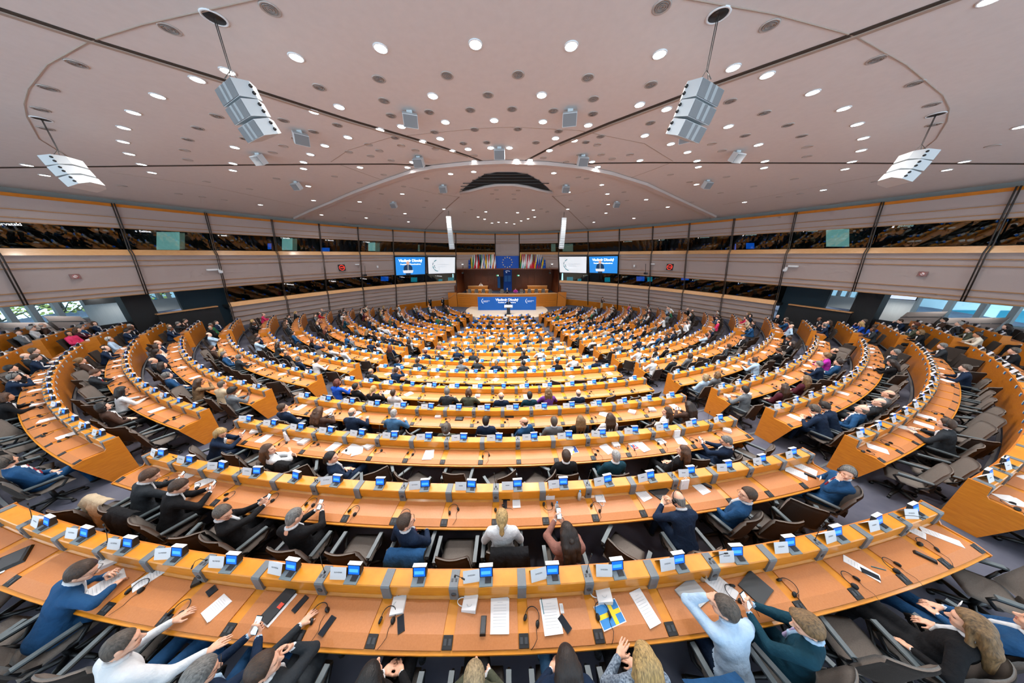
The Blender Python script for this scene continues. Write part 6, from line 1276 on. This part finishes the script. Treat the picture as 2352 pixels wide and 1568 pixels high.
for s, rg in cands:
    OCC.add(id(s)); fem = rg.random() < .34; top = rg.choice(tops); top = rg.choice(tops[:32]) if s['dist'] < 23 and top in ('red', 'pink', 'green', 'royal') else top; pose = rg.choice(['lap', 'lap2', 'lap3', 'desk', 'desk2', 'phone', 'chin', 'arms', 'fold', 'turn', 'turnl', 'lap', 'desk'])
    hair = rg.choice(['long', 'bob', 'wavy', 'pony', 'curly']) if fem else rg.choice(['short', 'short', 'buzz', 'bald', 'sweep']); hcol = rg.choice(['dark', 'brown', 'chestnut', 'light', 'blond', 'red']) if fem else rg.choice(['dark', 'brown', 'salt', 'grey', 'silver', 'black', 'chestnut'])
    hb, hd = lod(s['dist']); rz = rg.gauss(0, .2); M = seat_matrix(s, .2 + rg.uniform(-.05, .1), .5 + rg.gauss(0, .05), rz)
    if nind < 296:
        lb = 'person in %s, %s, %s' % (TOPW[top], (HAIRW[hair] + ' ' + hcol + ' hair') if hair != 'bald' else 'balding', NTH[min(s['i'], 18)] + ' seat, ' + NTH[ORD[s['row']]] + ' row, ' + BSH[s['blk']])
        hs = rg.random() < .2
        if hs: WORN.add(id(s))
        person(M, POSES[pose], pose, top, hair, hcol, hb, hd, lb, True, rg.choice((0, 0, 1, 1, 2, 3)), 'black' if top in ('white', 'lightblue', 'cream') else rg.choice((top if top in ('navy', 'charcoal', 'black', 'grey', 'blue') else 'charcoal', 'black')), 'white', None if fem else rg.choice((None, 0, 1)), False, hs)
        nind += 1
    else:
        FARP.append((s, M, pose, top, hair, hcol))
if FARP:
    # the remaining sitters of the farthest rows, joined
    q_ = MB(); ms = []
    def slot_of(m):
        if m not in ms: ms.append(m)
        return ms.index(m)
    for s, M, pose, top, hair, hcol in FARP:
        V, Q, Lb, fr = CACHE.setdefault(('far', pose), make_body(dict(POSES[pose], top=0), .05, .03)); mp = {0: slot_of(CLM[top]), 1: slot_of(CLM['white']), 2: slot_of(CLM['black']), 3: slot_of(SKINS[1]), 4: slot_of(M_SHOE), 5: slot_of(M_TIES[0]), 6: slot_of(M_EYE), 7: slot_of(M_LIP)}
        R3, t3 = np.array(M.to_3x3()), np.array(M.translation); o_ = len(q_.v); q_.v += [tuple(v) for v in V @ R3.T + t3]; q_.f += [tuple(int(i) + o_ for i in f_) for f_ in Q]; q_.m += [mp[int(l)] for l in Lb]; q_.sm += [True] * len(Q)
        hv, hq, _ = hair_mesh(hair, .03); Rh, c = fr['head']; o_ = len(q_.v); q_.v += [tuple(v) for v in (hv @ Rh.T + c) @ R3.T + t3]; q_.f += [tuple(int(i) + o_ for i in f_) for f_ in hq]; hm = slot_of(HM[hcol]); q_.m += [hm] * len(hq); q_.sm += [True] * len(hq)
    tag(q_.build('distant_crowd', ms), 'crowd of small seated delegates in the farthest rows', 'crowd', kind='stuff')
# standing and presiding people
STAND = dict(L=(-.26, .02, .95), R=(.26, .02, .95), lean=0)
def stand(p, face, top, hair, hcol, words, P=None, hb=.03, hd=.016, **k):
    M = Matrix.Translation(p) @ Matrix.Rotation(face, 4, 'Z'); PP = dict(STAND); PP.update(P or {})
    return person(M, PP, ('stand', words), top, hair, hcol, hb, hd, words, False, group='people standing', **k)
stand((lp.x, lp.y + .55, .12), math.pi, 'navy', 'short', 'white', 'person in dark suit speaking at the lectern before the blue banner', dict(L=(-.25, .25, 1.12), R=(.25, .25, 1.12)), tie=0, shirt='lightblue')
for x, y, w, t_ in ((990, 694, 'person in black suit standing by the wall, hands together, farther from the bench', 'black'), (1019, 694, 'person in black suit standing by the wall, next to the stair flank', 'black')):
    p = at_z(x, 712, ZF['L']); p.z = ZF['L']; stand(p, math.pi - .3, t_, 'buzz' if x < 1000 else 'short', 'grey' if x < 1000 else 'dark', w, dict(L=(-.06, .2, .95), R=(.06, .2, .95)), tie=0)
p = at_z(1381, 712, ZF['L']); p.z = ZF['L']; stand(p, math.pi + .4, 'brown', 'short', 'dark', 'person in brown jacket standing with a camera by the wall', dict(L=(-.05, .25, 1.35), R=(.05, .25, 1.35)), legs='beige')
for s in [min((q for q in SEATS if q['row'] == r_), key=lambda q: (q['px'][0] - x_) ** 2 + (q['px'][1] - y_) ** 2) for r_, x_, y_ in (('I', 1550, 715), ('H', 1550, 755))]:
    stand(pol(s['R'] + .5, s['a'], s['zf']), s['a'] + .6, 'white', 'short', 'grey' if s['row'] == 'I' else 'dark', 'person in white shirt standing %s the desks of the building-window side' % ('bent over' if s['row'] == 'I' else 'between'), dict(lean=35 if s['row'] == 'I' else 5))
for x, y, top, hair, hcol, w in ((1165, 667, 'navy', 'short', 'white', 'person in dark suit presiding in the middle of the bench'), (1184, 669, 'magenta', 'bob', 'dark', 'person in magenta jacket sitting beside the presiding chairman'), (1105, 661, 'white', 'short', 'dark', 'person in white sitting at the staff desk in the niche')):
    Y_ = 36.1 if x > 1110 else 40.7; z_ = 1.25 if x > 1110 else 1.6; p = at_y(x, y, Y_)
    person(Matrix.Translation((p.x, Y_, z_)) @ Matrix.Rotation(math.pi, 4, 'Z'), POSES['desk'], 'desk', top, hair, hcol, .04, .022, w, tie=0 if top == 'navy' else None, group='presiding people')
for k, x in enumerate((1078, 1094, 1110, 1126, 1153, 1198, 1216, 1232, 1248)):
    p = at_y(x, 672, 36.3); tag(obj('presiding_chair', CH1, None, (p.x, 36.3, 1.4), math.pi), 'dark high chair behind the presiding bench, %s from tree side' % NTH[k], 'chair', 'chairs behind the bench')
# coats over chair backs
def coat(x, y, row, top, lb, dz=.0):
    w = at_z(x, y, ZF[row] + .95); a = math.atan2(w.x - CEN.x, CEN.y - w.y); r = math.hypot(w.x - CEN.x, w.y - CEN.y)
    G = []
    for j in range(9):
        v = j / 8; row_ = []
        for i in range(13):
            u = -1 + i / 6; fold = .018 * math.sin(i * 2.1 + j) + .012 * math.sin(i * 5.3)
            if v < .3: row_.append((.27 * u, .07 - .14 * v / .3 + .02 * u * u, .97 + .045 * math.sin(v / .3 * math.pi) - .03 * u * u + fold * .3))
            else: row_.append((.28 * u * (1 + .08 * v), -.09 - .04 * (v - .3) + fold + .03 * u * u, .97 - .95 * (v - .3) * (.8 + .1 * math.sin(3 * u + x))))
        G.append(row_)
    q = MB(); q.grid(G); q.grid([[(p[0], p[1] + .012, p[2] - .004) for p in reversed(rw)] for rw in G])
    o = q.build('draped_coat', CLM[top], None, (w.x, w.y, ZF[row] + dz), a); tag(o, lb, 'coat', 'coats over chairs')
coat(218, 1150, 'B', 'beige', 'beige raincoat draped over a chair back beside the aisle'); coat(275, 1180, 'B', 'black', 'black coat draped over a chair back next to the beige raincoat'); coat(930, 1275, 'B', 'blue', 'blue jacket draped over a chair behind the bespectacled navy sitter'); coat(1170, 1272, 'B', 'black', 'black coat draped over the chair of the white blouse sitter'); coat(1650, 1590, 'A', 'blue', 'blue jacket draped over the chair of the pale checked shirt sitter'); coat(640, 1065, 'C', 'black', 'black coat draped behind the white blouse sitter of the thirteenth row')
build_chairs(OCC); build_headsets(OCC, WORN)
# ------------------------------------------------------------------ things lying on the desks
M_LAPTOP = mat('silver_laptop', 'AEB4B8', .35, metal=.4); M_LAPD = mat('dark_laptop', '2E3438', .4); M_RED = mat('red_clasp', 'D6452E', .5); M_CUP = mat('paper_cup', 'DCD2BC', .7); M_BLUEP = mat('print_blue', '2B83C8', .6); M_YEL = mat('print_yellow', 'F5D21E', .6); M_REDP = mat('print_red', 'E05050', .6)
def on_row(x, y, row, dz=.012):
    p = at_z(x, y, ZD[row] + dz); return p, math.atan2(p.x - CEN.x, CEN.y - p.y)
def item(kind, x, y, row, rz=0, lb='', size=None):
    p, a = on_row(x, y, row); rz = a + rad(rz); rg = random.Random(x * 31 + y)
    if kind == 'paper':
        w, h = size or (.21, .297); q = MB()
        for k in range(3): q.box((rg.uniform(-.006, .006), rg.uniform(-.006, .006), .0015 + .0022 * k), (w, h, .002), 0, rg.gauss(0, .02))
        o = q.build('paper_sheet', M_PAPER, None, p, rz); tag(o, lb or 'printed white paper sheets lying on the desk', 'paper')
        if ORD[row] >= 12:
            q = MB()
            for k in range(9): q.box((0, h * .36 - k * h * .085, .0085), (w * (.72 if k else .3), .003, .0008))
            q.build('printed_lines', M_SGR2, o)
    elif kind == 'bag':
        w, h, d = size or (.18, .22, .06); q = MB(); q.hexa([(-w / 2, -h / 2, 0), (w / 2, -h / 2, 0), (w / 2, h / 2, 0), (-w / 2, h / 2, 0), (-w / 2 + .006, -h / 2, d), (w / 2 - .006, -h / 2, d), (w / 2 - .006, h / 2, d * .45), (-w / 2 + .006, h / 2, d * .45)])
        o = q.build('gift_bag', M_PAPER, None, p, rz); tag(o, lb or 'white paper gift bag lying on the desk', 'bag')
        for zz in (.3, .6):
            q = MB(); q.tube([(.04 * math.cos(t), h / 2 + .07 * math.sin(t), d * .45 * zz) for t in np.linspace(0, 3.14, 9)], .004, 4); q.build('bag_handle', M_PAPER, o)
        q = MB(); q.tube([(-.02 + .03 * math.cos(t), .0 + .03 * math.sin(t), d * .75 + .004) for t in np.linspace(1.9, 4.5, 8)], .003, 4); q.build('printed_mark', M_SGR2, o)
    elif kind == 'bagup':
        w, d, h = size or (.16, .07, .20); q = MB(); q.hexa([(-w / 2, -d / 2, 0), (w / 2, -d / 2, 0), (w / 2, d / 2, 0), (-w / 2, d / 2, 0), (-w / 2, -d / 5, h), (w / 2, -d / 5, h), (w / 2, d / 5, h), (-w / 2, d / 5, h)])
        o = q.build('gift_bag', M_PAPER, None, p, rz); tag(o, lb or 'white paper gift bag standing on the desk', 'bag')
        for yy in (-.012, .012): q = MB(); q.tube([(.035 * math.cos(t), yy, h + .06 * math.sin(t)) for t in np.linspace(0, 3.14, 9)], .0035, 4); q.build('bag_handle', M_PAPER, o)
        q = MB(); q.tube([(-.02 + .028 * math.cos(t), -d * .32 - .006, h * .5 + .028 * math.sin(t)) for t in np.linspace(1.9, 4.5, 8)], .003, 4); q.build('printed_mark', M_SGR2, o)
    elif kind == 'phone':
        w, h = size or (.072, .15); q = MB(); q.box((0, 0, .005), (w, h, .009)); o = q.build('smartphone', M_BLACK, None, p, rz); tag(o, lb or 'black smartphone lying on the desk', 'phone')
        q = MB(); q.box((0, 0, .0102), (w * .92, h * .94, .001)); q.build('phone_glass', mat('phone_glass', '20262E', .08), o)
    elif kind == 'case':
        w, h = size or (.06, .17); q = MB(); q.box((0, 0, .015), (w, h, .03), 0, 0, 0, .9); o = q.build('black_case', M_BLACK, None, p, rz); tag(o, lb or 'slim black case lying on the desk', 'case'); q = MB(); q.box((0, 0, .0305), (w * .7, h * .8, .002)); q.build('case_lid', M_DGREY, o)
    elif kind == 'book':
        w, h = size or (.15, .30); q = MB(); q.box((.03, -.01, .003), (w, h, .006)); o = q.build('notebook', M_PAPER, None, p, rz); tag(o, lb, 'notebook'); q = MB(); q.box((0, 0, .018), (w, h, .02)); q.build('cover', mat('navy_leather', '1C2228', .5), o); q = MB(); q.box((w * .32, .0, .03), (w * .35, .05, .006)); q.build('clasp', M_RED, o)
    elif kind == 'laptop':
        m = M_LAPTOP if 'silver' in lb else M_LAPD; q = MB(); q.box((0, 0, .006), (.33, .23, .012)); o = q.build('laptop', m, None, p, rz); tag(o, lb, 'laptop'); q = MB(); q.box((0, 0, .014), (.328, .228, .004)); q.build('lid', m, o)
    elif kind == 'cup':
        q = MB(); q.lathe([(.026, 0), (.035, .085), (.037, .09), (.033, .088), (.025, .01), (0, .01)], n=16); o = q.build('paper_cup', M_CUP, None, p, rz); tag(o, lb, 'cup')
    elif kind == 'bottle':
        q = MB(); q.lathe([(.03, 0), (.031, .1), (.028, .14), (.012, .175), (.012, .19)], n=14); o = q.build('water_bottle', mat('clear_plastic', 'C9D6DC', .1), None, p, rz); tag(o, lb, 'bottle'); q = MB(); q.lathe([(.014, .188), (.014, .205), (0, .205)], n=10); q.build('cap', M_BLUEP, o)
    elif kind == 'pen':
        q = MB(); q.tube([(0, -.07, .006), (0, .07, .006)], .005, 6); o = q.build('pen', mat('teal_pen', '1F7E90', .4), None, p, rz); tag(o, lb, 'pen')
    elif kind == 'flag':
        w, h = .297, .21; q = MB(); q.box((0, 0, .001), (w, h, .002)); o = q.build('flag_print', M_PAPER, None, p, rz); tag(o, lb, 'flag print'); w -= .016; h -= .016
        def rect(nm, x0, x1, y0, y1, m, z=.0028): q = MB(); q.box(((x0 + x1) / 2 * w, (y0 + y1) / 2 * h, z), ((x1 - x0) * w, (y1 - y0) * h, .0008)); q.build(nm, m, o)
        if 'cross' in lb and 'yellow' in lb: rect('blue_field', -.5, .5, -.5, .5, M_BLUEP); rect('cross_bar', -.5, .5, -.1, .1, M_YEL, .0036); rect('cross_bar', .06, .22, -.5, .5, M_YEL, .0045)
        elif 'upright' in lb:
            for k, m in enumerate((M_REDP, M_YEL, mat('print_navy', '1F4FA0', .6))): rect('band', -.5 + k / 3, -.5 + (k + 1) / 3, -.5, .5, m)
        else:
            rect('band', -.5, .5, -.5, -.17, M_REDP); rect('band', -.5, .5, -.17, .17, M_BLUEP); rect('crest', -.34, -.12, -.28, .28, M_PAPER, .0036); rect('crest', -.31, -.15, -.22, .22, M_REDP, .0044)
M_SGR2 = mat('pale_print', 'CBD0D5', .8)
for t in [('case', 28, 1287, 'A', 62, 'flat black folder lying beside the tree-window end of the front desk', (.24, .33)), ('paper', 12, 1300, 'A', 60, 'magazine pages on the black folder', (.05, .24)), ('bag', 240, 1297, 'A', -38, 'long white gift bag beside the writing blue suit sitter', (.15, .30, .07)), ('paper', 238, 1345, 'A', -20, 'chart pages under the hands of the blue suit sitter'), ('paper', 345, 1325, 'A', -25, 'white pages with paper handle beside two headsets', (.16, .26)), ('case', 455, 1333, 'A', 40, 'open round spectacle case lying by the ledge', (.09, .13)), ('phone', 487, 1357, 'A', 70, 'square black wallet lying above the loose name sheet', (.08, .11)), ('paper', 497, 1395, 'A', -18, 'loose white sheet printed with a country name', (.19, .19)), ('book', 640, 1390, 'A', -14, 'black leather notebook with red clasp on the front desk'), ('phone', 690, 1387, 'A', -18, 'black phone lying beside the red-clasped notebook'), ('phone', 752, 1437, 'A', -16, 'black phone lying beside a headset, empty pad', (.075, .16)),
          ('bag', 915, 1390, 'A', 10, 'small white gift bag beside a blue patterned phone', (.16, .17, .03)), ('phone', 921, 1433, 'A', 28, 'blue patterned phone below the small white gift bag'), ('bag', 1080, 1385, 'A', 84, 'white gift bag lying on its side with handles out', (.17, .17, .06)), ('case', 1110, 1437, 'A', 0, 'black phone wallet lying beside printed pages', (.065, .16)), ('paper', 1148, 1412, 'A', 0, 'stack of printed pages beside the black phone wallet'), ('paper', 1265, 1415, 'A', 2, 'printed page with a pen lying across its corner'), ('pen', 1246, 1392, 'A', 5, 'dark pen lying on a printed page'), ('phone', 1297, 1432, 'A', 35, 'phone with round ring on its back beside printed page'), ('paper', 1291, 1397, 'A', 0, 'pale blue card above the ringed phone', (.04, .075)), ('bag', 1385, 1365, 'A', 84, 'square white gift box bag above the yellow-cross flag print', (.19, .17, .07)), ('flag', 1400, 1410, 'A', 12, 'blue flag print with yellow cross under the gift bag'), ('paper', 1480, 1395, 'A', 14, 'white envelope beside the yellow-cross flag print', (.16, .31)), ('laptop', 1590, 1365, 'A', 18, 'closed silver laptop with a black phone on top'), ('cup', 1612, 1331, 'A', 0, 'small cream paper cup beside the silver laptop'), ('paper', 1655, 1345, 'A', 30, 'white pages under a headset beside the dark laptop'), ('laptop', 1735, 1350, 'A', 20, 'closed dark laptop with a phone on top'), ('paper', 1978, 1305, 'A', 28, 'white page with a grey phone lying on it', (.12, .29)), ('phone', 1998, 1318, 'A', 40, 'grey phone lying on the white page'), ('pen', 2017, 1305, 'A', 62, 'teal pen beside the grey phone'), ('case', 2124, 1280, 'A', 30, 'slim black case lying alone near the desk end', (.05, .18)), ('paper', 2160, 1232, 'A', 38, 'long white pages at the building-window end of the front desk', (.12, .34)), ('paper', 2105, 1222, 'A', 20, 'folded white pages under a headset near the desk end', (.14, .15)),
          ('paper', 440, 1088, 'B', -25, 'blue and white leaflet before two phone-holding sitters'), ('paper', 475, 1104, 'B', -30, 'white pages under the phone-holding sitter', (.21, .30)), ('phone', 605, 1145, 'B', -30, 'black remote beside a headset, second desk'), ('case', 1162, 1146, 'B', 85, 'black spectacle case above the white blouse sitter', (.05, .15)), ('phone', 1160, 1158, 'B', 0, 'dark phone before the white blouse sitter'), ('paper', 1186, 1153, 'B', 0, 'cream notebook before the white blouse sitter', (.13, .20)), ('bagup', 1263, 1143, 'B', 0, 'white gift bag standing between two consoles, second desk'), ('bottle', 1330, 1146, 'B', 0, 'clear water bottle with blue cap on the second desk'), ('bag', 1377, 1141, 'B', 175, 'white gift bag lying beside the water bottle', (.17, .2, .02)), ('bottle', 1278, 1172, 'B', 0, 'tiny clear bottle beside the standing gift bag'), ('paper', 1473, 1131, 'B', 15, 'white leaflet beside the writing balding sitter'), ('laptop', 1513, 1127, 'B', 30, 'dark tablet under the hands of the balding sitter'), ('bagup', 1568, 1120, 'B', 0, 'white gift bag standing behind the balding sitter'), ('paper', 1605, 1117, 'B', 12, 'white pages with a black case, second desk'), ('case', 1622, 1115, 'B', 40, 'black case lying on white pages, second desk'), ('paper', 1828, 1085, 'B', 30, 'white sheets by the desk end beside a pen'), ('paper', 1850, 1076, 'B', 22, 'white fan of sheets by the desk end'), ('case', 1860, 1093, 'B', 35, 'long black case beside the white sheets', (.05, .16)),
          ('bagup', 660, 1010, 'C', -20, 'white gift bag standing on the third desk near the blond bob sitter'), ('bag', 590, 990, 'C', -50, 'fat white gift bag beside the blond bob sitter'), ('paper', 692, 1002, 'C', -10, 'white certificate on the third desk'), ('paper', 806, 1031, 'C', -12, 'leaflets spread on the third desk', (.24, .3)), ('bag', 850, 1024, 'C', -25, 'white box bag beside the leaflets'), ('flag', 1312, 1033, 'C', 8, 'red yellow blue upright-banded flag print'), ('bagup', 1278, 1022, 'C', 0, 'white gift bag standing beside the upright-banded flag print'), ('bag', 1412, 1018, 'C', 185, 'white gift bag lying beside the crested flag print'), ('flag', 1461, 1023, 'C', 6, 'white blue red flag print with crest'), ('paper', 1512, 1009, 'C', 12, 'white sheet with phone beside the crested flag print'), ('bagup', 1552, 1003, 'C', 0, 'white gift bag standing near the end of the third desk'),
          ('case', 1055, 962, 'D', 0, 'rounded black bag lying on the fourth desk', (.24, .16)), ('case', 1170, 955, 'D', 90, 'black briefcase lying on the fourth desk', (.18, .26)), ('case', 1118, 958, 'D', 0, 'dark pouch between two bags on the fourth desk', (.22, .14)), ('bag', 1007, 955, 'D', 10, 'white box bag on the fourth desk'), ('bagup', 798, 933, 'D', 0, 'white gift bag standing, fourth desk, near aisle'), ('paper', 690, 935, 'D', 0, 'banded paper on the fourth desk near the aisle')]:
    item(t[0], t[1], t[2], t[3], t[4], t[5], t[6] if len(t) > 6 else None)
# loose papers on the other desks
np_ = 0
for s in VIS:
    if s['row'] in 'AB' and s['blk'] == 'middle' or np_ > 220: continue
    rg = random.Random(int(s['a'] * 1e6) + 5 * ord(s['row']))
    if rg.random() < (.45 if s['row'] in 'CDEFGH' else .6):
        p, a = on_desk(s, rg.uniform(.35, .8), -.2 + rg.uniform(-.08, .05), .012); q = MB(); k = rg.random()
        q.box((0, 0, .003), (.21, .28, .005)); q.box((.02, .01, .0065), (.2, .26, .002), 0, rg.gauss(0, .15))
        if k < .3: q = MB(); q.hexa([(-.09, -.1, 0), (.09, -.1, 0), (.09, .1, 0), (-.09, .1, 0), (-.085, -.1, .06), (.085, -.1, .06), (.085, .1, .03), (-.085, .1, .03)])
        tag(q.build('gift_bag' if k < .3 else 'paper_stack', M_PAPER, None, p, a + rg.gauss(0, .5)), ('white gift bag, ' if k < .3 else 'white papers on the desk, ') + seat_words(s), 'bag' if k < .3 else 'paper', 'papers on the desks'); np_ += 1
# ------------------------------------------------------------------ lettering becomes mesh
bpy.context.view_layer.update()
dg = bpy.context.evaluated_depsgraph_get()
for o in [o for o in COL.objects if o.type == 'FONT']:
    me = bpy.data.meshes.new_from_object(o.evaluated_get(dg)); me.name = 'lettering'
    n = bpy.data.objects.new('lettering', me); COL.objects.link(n); n.parent = o.parent; n.matrix_local = o.matrix_local.copy()
    bpy.data.objects.remove(o)
print('SEATS', len(SEATS), 'visible', sum(s['vis'] for s in SEATS), 'objects', len(bpy.data.objects))
